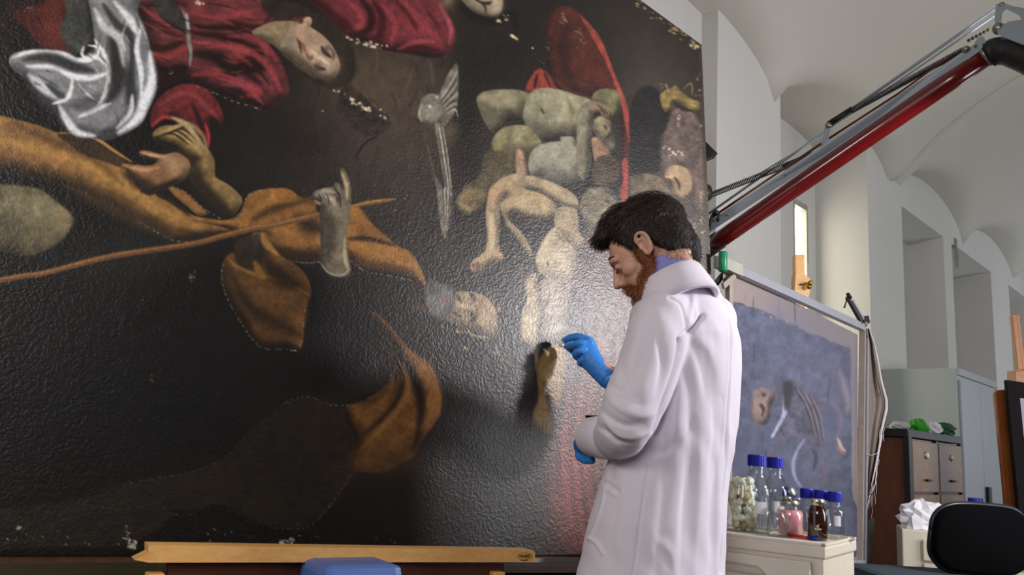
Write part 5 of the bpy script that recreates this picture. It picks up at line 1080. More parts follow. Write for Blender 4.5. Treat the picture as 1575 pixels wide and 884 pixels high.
# tall grey cabinet: side face towards us on the left, doors receding on the right
CD = 0.5; K = hitplane(1471, 565.5, F0 - WN * (CD + .02), WN); Rk = hitplane(1529, 596, K, WN); KZ = K.z
fr = WD.copy(); sl = WN.copy(); Ls = CD; LF = (Rk - K).dot(fr)
gc = empty('metal_cabinet', Vector((K.x, K.y, 0)) + fr * LF / 2 + sl * Ls / 2); tag(gc, 'tall grey steel cabinet with two doors standing against the white wall', 'cabinet')
Rg = Matrix((fr, sl, Vector((0, 0, 1)))).transposed(); Kb = Vector((K.x, K.y, 0))
q = MB(); q.box(Kb + fr * LF / 2 + sl * Ls / 2 + Vector((0, 0, KZ / 2)), (LF, Ls, KZ), Rg, .006); q.build('body', grey, gc)
q = MB(); q.box(Kb + fr * LF / 2 + sl * (-.008) + Vector((0, 0, KZ - .025)), (LF, .016, .05), Rg, .003); q.build('top_rail', grey2, gc)
for k in (0, 1):
    q = MB(); q.box(Kb + fr * (LF * (.255 + .49 * k)) - sl * .010 + Vector((0, 0, KZ / 2 - .02)), (LF * .48, .018, KZ - .12), Rg, .004); dr = q.build('door', grey2, gc)
    if k == 1:
        q = MB(); p = Kb + fr * (LF * .545) - sl * .03; z = hitplane(1511, 762, p, -sl).z; q.box(p + Vector((0, 0, z)), (.075, .03, .12), Rg, .006); h = q.build('lock_plate', blackp, gc); h.parent = dr; h.matrix_parent_inverse = Matrix.Identity(4)
# brown card-index cabinet
B = P(1391, 662, 4.6); bz = B.z; bf = Vector((.707, .707, 0)); bl_ = .94; bs = Vector((-.707, .707, 0))
bf_ang = math.atan2(bf.y, bf.x); Rb = Matrix((bf, bs, Vector((0, 0, 1)))).transposed(); Bb = Vector((B.x, B.y, 0)); DP = .5
bc = empty('file_cabinet', Bb + bf * bl_ / 2 + bs * DP / 2); tag(bc, 'brown wooden drawer cabinet with black edges in front of the grey steel cabinet', 'cabinet')
brown = wood('cabinet_veneer', (92, 50, 32), (72, 38, 24), (3, 3, 1)); tan = wood('drawer_front_wood', (122, 90, 60), (104, 74, 48), (3, 3, 3)); edge = mat('black_edging', (18, 17, 20), .5)
q = MB(); q.box(Bb + bf * bl_ / 2 + bs * DP / 2 + Vector((0, 0, bz / 2 - .02)), (bl_ - .01, DP, bz - .04), Rb); q.build('body', brown, bc)
q = MB(); q.box(Bb + bf * bl_ / 2 + bs * DP / 2 + Vector((0, 0, bz - .012)), (bl_ + .03, DP + .04, .045), Rb, .004); q.build('top', edge, bc)
q = MB(); q.box(Bb + bf * .02 - bs * .008 + Vector((0, 0, bz / 2)), (.05, .03, bz), Rb); q.box(Bb + bf * (.04 + (bl_ - .05) / 2) - bs * .006 + Vector((0, 0, bz / 2)), (.022, .02, bz), Rb); q.box(Bb + bf * (bl_ - .005) - bs * .006 + Vector((0, 0, bz / 2)), (.012, .02, bz), Rb); q.build('black_stile', edge, bc)
dw = (bl_ - .09) / 2; dh = .285
for r_ in range(4):
    for c_ in (0, 1):
        cx_ = .05 + dw / 2 + c_ * (dw + .022); cz = bz - .05 - dh / 2 - r_ * (dh + .014)
        if cz < .1: continue
        q = MB(); q.box(Bb + bf * cx_ - bs * .012 + Vector((0, 0, cz)), (dw, .024, dh), Rb, .003); dr = q.build('drawer', tan, bc)
        q = MB(); q.lathe(Bb + bf * cx_ - bs * .026 + Vector((0, 0, cz + dh * .23)), [(0, .014), (.014, .013), (.017, .009), (.013, .0)], 18, axis=-bs); h = q.build('round_knob', mat('pale_knob', (206, 204, 196), .6), bc); h.parent = dr; h.matrix_parent_inverse = Matrix.Identity(4)
        q = MB(); q.lathe(Bb + bf * cx_ - bs * .024 + Vector((0, 0, cz + dh * .23)), [(.017, .004), (.022, .004), (.022, 0)], 18, axis=-bs); h = q.build('knob_ring', steel, bc); h.parent = dr; h.matrix_parent_inverse = Matrix.Identity(4)
        q = MB(); q.box(Bb + bf * cx_ - bs * .034 + Vector((0, 0, cz - dh * .26)), (.07, .018, .014), Rb, .006); h = q.build('cup_handle', edge, bc); h.parent = dr; h.matrix_parent_inverse = Matrix.Identity(4)
# things on top of it
def crumple(c_, r_, seed, m, name):
    rnd = random.Random(seed); q = MB(); q.sphere(c_, r_, 16, 10); c_ = Vector(c_)
    q.v = [Vector((v.x, v.y, max(v.z, c_.z - r_[2] * .7))) for v in [c_ + (v - c_) * (1 + rnd.uniform(-.22, .2)) for v in q.v]]
    o = q.build(name, m); o.data.shade_flat(); return o
whitep = mat('white_paper', (196, 194, 198), .8); green = mat('green_foil', (34, 150, 28), .5); dgreen = mat('dark_green_foil', (14, 62, 34), .5)
zt = bz + .012
def onB(u, v): return hitz(u, v, zt + .02)
def atop(u, back): p = hitplane(u, 660, Bb + bs * back, bs); return Vector((p.x, p.y, zt + .045))
tag(crumple(atop(1383, .3), (.065, .05, .035), 1, whitep, 'folded_tissue'), 'white folded tissue at the near corner on top of the brown cabinet', 'tissue')
tag(crumple(atop(1413, .21), (.065, .05, .055), 2, green, 'plastic_bag'), 'bright green crumpled plastic bag on top of the brown cabinet', 'bag')
tag(crumple(atop(1435, .14), (.055, .045, .045), 3, whitep, 'folded_tissue'), 'long white tissue bundle between the two green bags', 'tissue')
tag(crumple(atop(1453, .14), (.07, .05, .05), 4, dgreen, 'plastic_bag'), 'dark green crumpled plastic bag near the grey cabinet', 'bag')
tag(crumple(atop(1457, .32), (.05, .04, .075), 6, green, 'plastic_bag'), 'small bright green scrap sticking up behind the dark green bag', 'bag')
tag(crumple(atop(1468, .2), (.04, .04, .04), 5, whitep, 'paper_roll'), 'white paper ball on the far end of the brown cabinet top', 'paper')
# small cream drawer unit with crumpled paper
sz = .74; S0 = P(1387, 813, 3.7); sz = S0.z; sR = Vector((bf.x, bf.y, 0)); sB = bs; Rs = Rb; Sb = Vector((S0.x, S0.y, 0)); SW, SD = .62, .3; sR = Vector((.933, -.36, 0)); sB = Vector((.36, .933, 0)); Rs = Matrix((sR, sB, Vector((0, 0, 1)))).transposed()
su = empty('drawer_unit', Sb + sR * SW / 2 + sB * SD / 2); tag(su, 'low cream plastic drawer unit beside the black office chair', 'cabinet')
q = MB(); q.box(Sb + sR * SW / 2 + sB * SD / 2 + Vector((0, 0, sz / 2)), (SW, SD, sz), Rs, .006); q.build('body', cream, su)
for r_ in range(5):
    z = sz - .035 - .1 * r_ - .045
    q = MB(); q.box(Sb + sR * (SW / 2 + .03) - sB * .008 + Vector((0, 0, z)), (SW - .10, .02, .088), Rs, .004); dr = q.build('drawer', cream, su)
    q = MB(); c_ = Sb + sR * (.17) - sB * .022 + Vector((0, 0, z)); q.tube([c_ + sR * .03 * math.cos(a) + Vector((0, 0, -.01 + .03 * math.sin(a))) for a in np.linspace(0, math.pi, 9)], .003, 6); h = q.build('handle', mat('grey_pull', (120, 114, 104), .5), su); h.parent = dr; h.matrix_parent_inverse = Matrix.Identity(4)
q = MB(); q.box(Sb + sR * .13 - sB * .0185 + Vector((0, 0, sz - .06)), (.06, .004, .020), Rs); q.build('label_strip', mat('yellowed_label', (206, 188, 150), .7), su)
p = hitplane(1420, 805, Sb + sB * .1, sB); tag(crumple(Vector((p.x, p.y, sz + .05)), (.10, .07, .075), 9, mat('white_paper2', (222, 220, 226), .8), 'paper_towel'), 'crumpled white paper towel lying on the low cream drawer unit', 'paper')
# office chair in black, back towards us
YC = 3.0
oc = empty('office_chair', Vector((P(1500, 820, YC).x, YC - .1, 0))); tag(oc, 'black padded office chair back with a teal-grey seat', 'chair')
q = MB(); outl = [(1432, 815), (1436, 795), (1449, 781), (1475, 775), (1520, 777), (1555, 782), (1572, 794), (1580, 815), (1581, 850), (1572, 872), (1545, 884), (1500, 882), (1455, 875), (1438, 862), (1430, 845)]
so = smooth_closed(outl, 4); n = len(so); cx0, cy0 = so.mean(0); lay = []
for (s_, dy) in ((.90, -.035), (.97, -.028), (1.0, -.012), (1.0, .012), (.96, .03), (.90, .036)):
    lay.append([P(cx0 + (x - cx0) * s_, cy0 + (y - cy0) * s_, YC) + Vector((0, dy, 0)) for x, y in so])
q.add([p for l in lay for p in l], [(i * n + k, i * n + (k + 1) % n, (i + 1) * n + (k + 1) % n, (i + 1) * n + k) for i in range(5) for k in range(n)], True)
cA, cB = P(cx0, cy0, YC) + Vector((0, -.048, 0)), P(cx0, cy0, YC) + Vector((0, .045, 0)); b_ = len(q.v); q.add([cA, cB], [])
for k in range(n): q.f.append([b_, k, (k + 1) % n]); q.sm.append(True); q.f.append([b_ + 1, 5 * n + (k + 1) % n, 5 * n + k]); q.sm.append(True)
q.build('backrest', mat('black_upholstery', (5, 5, 7), .95, spec=.1, noise=.3, nscale=90, bump=.2, bscale=200), oc)
shl = MB(); shl.tube([P(cx0 + (x - cx0) * 1.0, cy0 + (y - cy0) * 1.0, YC) for x, y in np.vstack([so, so[:1]])], .010, 8); shl.build('edge_piping', mat('black_plastic', (22, 22, 26), .3), oc)
sm_ = mat('teal_upholstery', (50, 66, 72), .8, noise=.1, nscale=60)
q = MB(); sp = P(1400, 884, YC - .15) - Vector((0, 0, .03)); q.box(Vector((sp.x + .16, sp.y + .1, sp.z - .005)), (.52, .44, .06), None, .025); q.build('seat', sm_, oc)
q = MB(); c_ = Vector((sp.x + .16, sp.y + .1, 0)); q.tube([c_ + Vector((0, 0, .1)), c_ + Vector((0, 0, sp.z - .04))], .025, 12); 
for k in range(5): a = k * 2 * math.pi / 5; q.tube([c_ + Vector((0, 0, .11)), c_ + Vector((math.cos(a) * .28, math.sin(a) * .28, .06))], .018, 8); q.sphere(c_ + Vector((math.cos(a) * .28, math.sin(a) * .28, .03)), .03, 10, 8)
q.build('base', blackp, oc)
q = MB(); t = P(1505, 870, YC); q.bar(Vector((t.x, YC + .05, t.z)), Vector((c_.x + .1, c_.y, sp.z - .03)), .05, .012); q.build('back_support', blackp, oc)
# blue-capped bottle behind the chair
bz2 = hitz(1500, 840, .74); bb2 = P(1500, 765.5, 4.2); e = lab_bottle(Vector((bb2.x, 4.2, bb2.z - .15)), .15, .034, 'blue-capped bottle rising behind the black chair back', None, .034)
tb = MB(); tb.box(Vector((bb2.x, 4.22, bb2.z - .165)), (.22, .22, .03), None, .004)
tb.tube([Vector((bb2.x, 4.22, 0)), Vector((bb2.x, 4.22, bb2.z - .17))], .03, 12)
tag(tb.build('side_table', grey), 'small grey table hidden behind the black office chair', 'table')
# easel with framed picture at the right border
YE = 4.6
ee = empty('wooden_easel', Vector((P(1568, 700, YE).x, YE, 0))); tag(ee, 'orange wooden easel holding a dark framed picture at the right border', 'easel')
pa, pb2 = P(1558, 484, YE), P(1569, 580, YE); dd = pb2 - pa
q = MB(); q.bar(pa, pa + dd * 5.6, .030, .03, up=(0, -1, 0), bev=.004); q.bar(pa + Vector((.022, 0, 0)), pa + dd * 5.6 + Vector((.022, 0, 0)), .014, .022, up=(0, -1, 0)); q.build('mast', orange_wood, ee)
q = MB(); q.prism([P(x, y, YE - .06) for x, y in ((1563, 572), (1590, 566), (1600, 600), (1600, 660), (1563, 660))], (0, .05, 0)); q.prism([P(x, y, YE - .02) for x, y in ((1557, 570), (1568, 568), (1568, 605), (1558, 605))], (0, .05, 0)); q.build('sliding_block', orange_wood, ee)
q = MB(); q.prism([P(x, y, YE - .10) for x, y in ((1530, 605), (1534, 600), (1555, 598), (1575, 660), (1600, 884), (1600, 930), (1560, 930), (1549, 800))], (0, .02, 0)); q.build('panel_board', wood('brown_board', (150, 84, 36), (128, 68, 28), (3, 3, 1)), ee)
q = MB(); p = P(1566, 900, YE); q.bar(Vector((p.x - .25, YE, .03)), Vector((p.x + .35, YE, .03)), .06, .06); q.bar(Vector((p.x, YE, 0.03)), Vector((p.x, YE + .5, .03)), .05, .05); q.build('foot', orange_wood, ee)
fp = empty('framed_picture', P(1580, 700, YE - .16)); tag(fp, 'dark-framed small picture leaning on the orange easel at the right border', 'picture')
q = MB(); F1 = [P(x, y, YE - .18) for x, y in ((1549, 584), (1640, 598), (1660, 900), (1572, 830))]; q.prism(F1, (0, .03, 0)); q.build('frame', mat('dark_frame', (24, 21, 23), .85, spec=.2), fp)
q = MB(); q.prism([P(x, y, YE - .185) for x, y in ((1569, 612), (1640, 622), (1640, 690), (1575, 672))], (0, .01, 0)); q.build('picture_sheet', mat('pale_picture', (150, 146, 160), .5, noise=.15, nscale=10), fp)
# ---------------------------------------------------------------- the restorer
skin = mat('skin', (206, 158, 136), 0.5, noise=0.06, nscale=60, sss=0.15, bump=.05, bscale=300)
coatm = mat('white_cotton_coat', (220, 214, 227), 0.85, noise=0.02, nscale=30, bump=0.05, bscale=400, sheen=.2)
shirt = mat('lilac_shirt', (138, 140, 204), 0.8); glovem = mat('blue_nitrile', (56, 134, 222), 0.38, noise=.06, nscale=60, bump=.35, bscale=90)
trous = mat('dark_trousers', (38, 40, 50), 0.9); shoe_m = mat('black_leather', (20, 19, 20), 0.4)
hx = P(1035, 800, 1.97); man = empty('person', Vector((hx.x, 1.97, 0)))
tag(man, 'bearded man in white lab coat and blue gloves, head bowed, swabbing the huge painting', 'person')
SDIR = Vector((-0.57, -0.82, 0)); FDIR = Vector((-0.82, 0.57, 0))     # his left, his front

def ringpts(c, a, n=40, ex=2.2, tilt=0.0, flat=1.2):
    A_ = a * flat; B_ = math.sqrt(max(a * a - (0.57 * A_) ** 2, 1e-4)) / 0.82; out = []
    for k in range(n):
        t = 2 * math.pi * k / n; ct, st = math.cos(t), math.sin(t)
        x = A_ * math.copysign(abs(ct) ** (2 / ex), ct); y = B_ * math.copysign(abs(st) ** (2 / ex), st)
        p = c + SDIR * x + FDIR * y; p.z += tilt * y; out.append(p)
    return out
def loft(mb, rings):
    n = len(rings[0]); vs = [p for r_ in rings for p in r_]
    fs = [(i * n + k, i * n + (k + 1) % n, (i + 1) * n + (k + 1) % n, (i + 1) * n + k) for i in range(len(rings) - 1) for k in range(n)]
    fs += [list(range(n))[::-1], [(len(rings) - 1) * n + k for k in range(n)]]
    return mb.add(vs, fs, True)
YM = 1.97
SIL = [(884, 889, 1116), (850, 897, 1117), (800, 906, 1120), (750, 921, 1123), (720, 932, 1127), (690, 942, 1133), (650, 950, 1139), (600, 955, 1144), (560, 957, 1146), (520, 959, 1146), (492, 964, 1138), (472, 972, 1125), (456, 982, 1110), (445, 994, 1096), (436, 1008, 1086)]
def torso_rings(shrink=1.0, ybase=YM):
    R_ = []
    v0, l0, r0 = SIL[0]; c = P((l0 + r0) / 2, v0, ybase); a = (r0 - l0) / 2 * ybase / FPX
    for z, k in ((0.50, 1.14), (0.60, 1.08)): R_.append(ringpts(Vector((c.x - .01, c.y, z)), a * k * shrink, ex=2.1))
    for v, l, r_ in SIL:
        a = (r_ - l) / 2 * ybase / FPX / 1.03; R_.append(ringpts(P((l + r_) / 2, v, ybase), a * shrink, tilt=0.0))
    return R_
def caps(mb, pts, n=20, sub=4):
    """limb through (u, v, depth, radius) joints with round ends"""
    Q_ = [(P(u, v, y), r_) for u, v, y, r_ in pts]; return capw(mb, Q_, n, sub)
def RH(L): return [(u, v, y + .10, r_ * 1.04) for u, v, y, r_ in L]
def capw(mb, Q_, n=20, sub=4):
    arr = smooth_open([(p.x, p.y, p.z, r_) for p, r_ in Q_], sub) if len(Q_) > 2 else np.array([(p.x, p.y, p.z, r_) for p, r_ in Q_])
    a0, a1 = arr[0], arr[-1]; d0 = (arr[0, :3] - arr[1, :3]); d0 /= np.linalg.norm(d0); d1 = (arr[-1, :3] - arr[-2, :3]); d1 /= np.linalg.norm(d1)
    pre = [np.r_[a0[:3] + d0 * a0[3] * math.sin(t), a0[3] * math.cos(t)] for t in (1.45, 1.1, .7, .35)]
    post = [np.r_[a1[:3] + d1 * a1[3] * math.sin(t), a1[3] * math.cos(t)] for t in (.35, .7, 1.1, 1.45)]
    arr = np.array(pre + list(arr) + post); return mb.tube([Vector(x[:3]) for x in arr], list(arr[:, 3]), n)

# ---- coat: trunk and sleeves as one cloth surface
LARM = [(1040, 470, 1.90, .050), (1022, 488, 1.86, .068), (1008, 530, 1.82, .071), (994, 575, 1.80, .069), (977, 615, 1.785, .068), (964, 645, 1.78, .063), (955, 664, 1.82, .058), (949, 669, 1.85, .054)]
RARM = [(1062, 490, 2.10, .06), (1045, 545, 2.20, .06), (1020, 610, 2.29, .056), (990, 612, 2.34, .048), (978, 602, 2.36, .044)]
cm_ = MB(); loft(cm_, torso_rings()); caps(cm_, LARM, 24); caps(cm_, RARM, 24)
for u, v, y, r_ in ((1030, 474, 1.93, .052), (1076, 468, 2.0, .060), (1062, 462, 2.0, .045), (1092, 492, 2.0, .066), (1006, 474, 1.93, .042)): cm_.sphere(P(u, v, y), r_, 20, 14)
coat = join_voxel('coat', cm_, 0.0042, 9, coatm, man)
co = get_co(coat); no = get_no(coat); u_, v_ = proj_np(co); tocam = np.array(CAM) - co; tocam /= np.linalg.norm(tocam, axis=1)[:, None]
facing = np.clip((no * tocam).sum(1) * 3, 0, 1)
def pd(pts):
    p = smooth_open(pts, 6) if len(pts) > 2 else np.array(pts, float); D = np.full(len(u_), 1e9); T = np.zeros(len(u_)); S_ = np.zeros(len(u_))
    for i in range(len(p) - 1):
        a, b = p[i], p[i + 1]; d = b - a; L = (d @ d) + 1e-9; t = np.clip(((u_ - a[0]) * d[0] + (v_ - a[1]) * d[1]) / L, 0, 1)
        ex_, ey = u_ - a[0] - t * d[0], v_ - a[1] - t * d[1]; q = ex_ ** 2 + ey ** 2; m = q < D
        S_ = np.where(m, np.sign(d[0] * ey - d[1] * ex_), S_); D = np.where(m, q, D); T = np.where(m, (i + t) / (len(p) - 1), T)
    return np.sqrt(D), T, S_
disp = np.zeros(len(u_))
FOLDS = [
 ([(1080, 486), (1068, 500), (1056, 513), (1048, 522)], 3.5, -.010, 1), ([(1074, 482), (1064, 494), (1053, 506)], 5, .005, 0), ([(1048, 521), (1046, 545), (1040, 572), (1031, 600), (1020, 632), (1008, 664)], 5, -.010, 1),
 ([(1066, 456), (1061, 480), (1055, 503)], 4, .005, 0), ([(1073, 458), (1077, 476), (1078, 488)], 7, -.005, 0), ([(1030, 458), (1046, 468), (1053, 490), (1055, 508)], 2.0, -.0025, 1),
 ([(1121, 482), (1124, 530), (1122, 590), (1119, 650), (1117, 728), (1113, 800), (1108, 880)], 2.4, -.005, 1), ([(1116, 484), (1119, 530), (1117, 590), (1114, 650), (1112, 728)], 4, .0025, 0), ([(1130, 520), (1131, 600), (1127, 680)], 6, -.004, 0),
 ([(1060, 520), (1078, 560), (1092, 620)], 9, -.005, 0), ([(1070, 515), (1094, 545), (1108, 600)], 9, .004, 0), ([(1052, 560), (1062, 620), (1062, 700)], 11, -.006, 0), ([(1045, 600), (1040, 660), (1034, 720)], 9, .005, 0),
 ([(1030, 650), (1026, 720), (1018, 800), (1012, 884)], 12, -.004, 0), ([(1060, 700), (1054, 780), (1048, 884)], 9, -.006, 0), ([(1078, 640), (1076, 740), (1070, 884)], 11, .006, 0), ([(1098, 740), (1095, 810), (1092, 884)], 6, -.008, 0), ([(1105, 700), (1104, 800), (1102, 884)], 5, .006, 0), ([(1130, 680), (1124, 715), (1116, 745), (1112, 780)], 5, -.008, 0),
 ([(921, 628), (940, 646), (966, 656), (992, 652)], 5, -.006, 0), ([(928, 602), (952, 626), (982, 640), (1006, 636)], 7, .005, 0), ([(932, 588), (955, 606), (985, 620)], 5, -.005, 0), ([(956, 560), (962, 596), (984, 622)], 7, -.005, 0), ([(1012, 520), (1018, 562), (1010, 604)], 6, -.006, 0),
 ([(990, 480), (977, 530), (957, 580)], 11, .004, 0), ([(1002, 474), (994, 530), (975, 580), (960, 600)], 7, -.003, 0), ([(914, 648), (926, 662), (946, 676), (960, 690)], 3, -.004, 0), ([(930, 648), (950, 668), (975, 672), (1000, 664)], 4, .006, 0), ([(925, 655), (944, 678), (966, 682)], 3, -.005, 0),
 ([(1003, 686), (994, 740), (984, 810), (974, 884)], 2.0, -.003, 1), ([(932, 744), (926, 780), (914, 812), (907, 828)], 2.2, .003, 1), ([(907, 828), (918, 836), (928, 852)], 2.2, .003, 1), ([(930, 742), (952, 757)], 3, -.0035, 1), ([(934, 752), (950, 764)], 2, .002, 1),
 ([(960, 720), (958, 790), (950, 870)], 12, .004, 0), ([(940, 710), (938, 740)], 6, -.004, 0), ([(1000, 700), (1030, 690), (1060, 660)], 7, -.004, 0), ([(1085, 470), (1110, 520), (1112, 600)], 12, .003, 0), ([(1100, 600), (1098, 680), (1090, 740)], 7, -.004, 0), ([(1010, 830), (1030, 850), (1040, 884)], 7, .004, 0)]
for pts, w_, dpt, hard in FOLDS:
    D, T, S_ = pd(pts); w2 = np.where(S_ > 0, w_ * 0.75, w_ * 1.5) if not hard else w_
    disp += (1.5 if hard else 1.1) * dpt * np.exp(-(D / w2) ** 2) * (np.sin(np.pi * np.clip(T * .84 + .08, 0, 1)) if not hard else 1)
nz = 0.0008 * np.sin(co[:, 0] * 43 + 3 * np.sin(co[:, 2] * 9) + co[:, 1] * 30) * np.sin(co[:, 2] * 16 + co[:, 0] * 12) + 0.0008 * np.sin(co[:, 0] * 95 + co[:, 2] * 30 + 2 * np.sin(co[:, 2] * 23))
set_co(coat, co + no * (disp * facing + nz)[:, None])

# ---- cuffs and collar
def lathe_part(name, c, axis, prof, m, n=40, parent=man, sx=1.0):
    q = MB(); q.lathe(c, prof, n, axis=axis, closed=True); return q.build(name, m, parent)
cA, cB = P(944, 673, 1.885), P(911, 671, 1.985); ax = (cB - cA).normalized()
lathe_part('cuff', cA, ax, [(.050, 0), (.0515, .002), (.0505, .05), (.0460, (cB - cA).length), (.0455, (cB - cA).length + .0015), (.0435, (cB - cA).length + .0015), (.043, (cB - cA).length), (.045, .03), (.045, 0)], coatm)
cA, cB = P(965, 591, 2.365), P(950, 577, 2.37); ax = (cB - cA).normalized()
lathe_part('cuff', cA, ax, [(.042, 0), (.043, .03), (.0425, .048), (.040, .049), (.037, .03), (.037, 0)], coatm)
HC = P(1004, 388, 1.93); NB = P(1043, 440, 1.985)
nax = Vector((-.30, .26, .91)).normalized()
cc = P(1033, 433, 1.915)
lathe_part('shirt_collar', cc, nax, [(.066, -.02), (.0675, .018), (.068, .043), (.0710, .0445), (.073, .034), (.074, -.02)], shirt)
q = MB(); n = 56; prof = [(.0745, -.020), (.0755, .006), (.077, .0155), (.081, .014), (.087, -.010), (.094, -.036), (.100, -.062), (.088, -.064), (.078, -.030)]
z = nax; a_ = (Vector((1, 0, 0)) - z * z.x).normalized(); b_ = z.cross(a_); vs_ = []
for r_, h in prof:
    for k in range(n):
        t = 2 * math.pi * k / n; d = a_ * math.cos(t) + b_ * math.sin(t); back = max(0, d.dot(-FDIR)); r2 = r_ * (1 - .03 * back) ; vs_.append(cc + z * (h - .010 + .010 * back) + d * r2)
q.add(vs_, [(i * n + k, i * n + (k + 1) % n, ((i + 1) % len(prof)) * n + (k + 1) % n, ((i + 1) % len(prof)) * n + k) for i in range(len(prof)) for k in range(n)], True)
q.build('coat_collar', coatm, man)

# ---- body: head, neck, trunk, arms and legs in one surface
HD = Vector((-0.905, 0.425, 0)).normalized(); PT = math.radians(33)
fx = (HD * math.cos(PT) - Vector((0, 0, 1)) * math.sin(PT)).normalized(); ly = Vector((-HD.y, HD.x, 0)); ly = ly if ly.y < 0 else -ly
uz = fx.cross(ly); uz = uz if uz.z > 0 else -uz
HM = Matrix((fx, ly, uz)).transposed()
def hl(x, y, z): return HC + HM @ Vector((x, y, z))
bm_ = MB()
def E(c, r_, rot=None, mb=None): (mb or bm_).sphere(hl(*c), Vector(r_), 26, 18, HM @ (rot if rot else Matrix.Identity(3)))
def Cp(pts, mb=None, n=16): capw(mb or bm_, [(hl(x, y, z), r_) for x, y, z, r_ in pts], n, 4)
E((-.012, 0, .043), (.094, .073, .083)); E((-.05, 0, .012), (.05, .058, .058)); E((.045, 0, .025), (.052, .058, .070)); E((.052, 0, -.030), (.044, .050, .060)); E((.040, 0, -.066), (.050, .047, .040)); E((.080, 0, -.088), (.019, .021, .019))
for s_ in (1, -1):
    E((.058, s_ * .040, -.016), (.026, .020, .022)); E((.014, s_ * .048, -.045), (.028, .013, .030)); E((.084, s_ * .028, .006), (.0125, .015, .010)); E((.104, s_ * .0115, -.027), (.011, .008, .008))
    Cp([(.080, s_ * .048, .020, .008), (.092, s_ * .028, .029, .009), (.096, s_ * .010, .026, .008)])
    # ear: rim, inner fold, lobe and shell
    y = s_ * .0755; o_ = s_ * .005; es = .86
    Cp([(.012 * es, y - o_ * .5, .004 * es, .0040), (.014 * es, y + o_, .022 * es, .0046), (.002 * es, y + 1.9 * o_, .034 * es, .0048), (-.014 * es, y + 2.4 * o_, .028 * es, .0048), (-.020 * es, y + 2.3 * o_, .010 * es, .0044), (-.015 * es, y + 1.6 * o_, -.010 * es, .0040), (-.005 * es, y + .8 * o_, -.024 * es, .0050), (.004 * es, y + .2 * o_, -.027 * es, .0056), (.010 * es, y - o_ * .3, -.018 * es, .0040)], n=12)
    Cp([(.006 * es, y + o_, .018 * es, .0030), (-.006 * es, y + 1.4 * o_, .018 * es, .0030), (-.010 * es, y + 1.2 * o_, .004 * es, .0034), (-.006 * es, y + .6 * o_, -.010 * es, .0030)], n=10); Cp([(.013 * es, y, .0 * es, .0042), (.012 * es, y + o_ * .2, -.007 * es, .0042)], n=10)
    E((-.003, s_ * .0725, .004), (.014, .0035, .022)); E((-.008, s_ * .073, .002), (.012, .010, .024))
E((.080, 0, .006), (.017, .030, .024)); E((.080, 0, -.026), (.027, .026, .030)); Cp([(.090, 0, .030, .010), (.100, 0, .012, .0085), (.112, 0, -.010, .0095), (.117, 0, -.020, .0105)]); E((.092, 0, -.050), (.015, .024, .008)); E((.090, 0, -.062), (.015, .020, .008)); E((.088, 0, -.042), (.012, .016, .012))
capw(bm_, [(hl(-.030, 0, -.005), .056), (hl(-.030, 0, -.060), .056), (P(1035, 428, 1.97), .057), (P(1052, 462, 1.995), .066), (P(1055, 500, 2.0), .08)], 28)
loft(bm_, torso_rings(.80)[2:12])
caps(bm_, [(u, v, y, r_ * .62) for u, v, y, r_ in LARM[1:]] + [(926, 671, 1.94, .030), (903, 672, 2.03, .026)], 16)
caps(bm_, [(u, v, y, r_ * .62) for u, v, y, r_ in RARM] + [(957, 588, 2.37, .028), (938, 577, 2.375, .027), (925, 566, 2.385, .025)], 16)
hip = Vector((hx.x - .025, 1.97, .88))
feet = []
for s_ in (1, -1):
    h0 = hip + SDIR * s_ * .07; kn = hip + SDIR * s_ * .09 + FDIR * .02 + Vector((0, 0, -.42)); an = hip + SDIR * s_ * .10 + Vector((0, 0, -.79)); feet.append(an)
    capw(bm_, [(h0, .072), (kn, .056), (kn - Vector((0, 0, .12)) - FDIR * .01, .054), (an, .038)], 20)
bm_.sphere(hip + Vector((0, 0, .03)), (.10, .09, .12), 20, 14)
body = join_voxel('body', bm_, 0.0028, 5, skin, man)
# ---- trousers and shoes (below the frame)
tq = MB()
for s_, an in zip((1, -1), feet):
    h0 = hip + SDIR * s_ * .07; kn = hip + SDIR * s_ * .09 + FDIR * .02 + Vector((0, 0, -.42)); capw(tq, [(h0 - Vector((0, 0, .15)), .078), (kn, .070), (an + Vector((0, 0, -.0)), .058)], 24)
tq.sphere(hip + Vector((0, 0, -.03)), (.105, .095, .13), 20, 14); join_voxel('trousers', tq, .009, 6, trous, man)
for s_, an in zip((1, -1), feet):
    b_ = Vector((an.x, an.y, .035)); q = MB(); capw(q, [(b_ - FDIR * .03, .040), (b_ + FDIR * .07 + Vector((0, 0, -.002)), .040), (b_ + FDIR * .16 - Vector((0, 0, .008)), .030)], 20)
    q.tube([b_ - FDIR * .005, Vector((an.x, an.y, .10))], .045, 16); so_ = join_voxel('shoe', q, .006, 4, shoe_m, man)

# ---- gloves
g = MB()
caps(g, RH([(936, 583, 2.268, .0285), (922, 569, 2.285, .029), (908, 551, 2.305, .031), (899, 534, 2.318, .0250)]), 22); caps(g, RH([(914, 549, 2.305, .020), (905, 527, 2.312, .019)]), 16); caps(g, RH([(904, 560, 2.315, .018), (897, 545, 2.33, .018)]), 16)
caps(g, RH([(902, 523, 2.315, .0145), (889, 518, 2.325, .0118), (876, 520, 2.345, .0108), (867, 524, 2.362, .0088)]), 14)
caps(g, RH([(906, 531, 2.305, .0138), (892, 528, 2.298, .0120), (881, 531, 2.318, .0108), (873, 532, 2.342, .0088)]), 14)
caps(g, RH([(909, 540, 2.305, .0135), (894, 539, 2.288, .0120), (885, 545, 2.302, .0108), (890, 551, 2.32, .0092)]), 14)
caps(g, RH([(912, 551, 2.31, .0125), (899, 552, 2.293, .0108), (892, 557, 2.307, .0095), (897, 561, 2.322, .0085)]), 14)
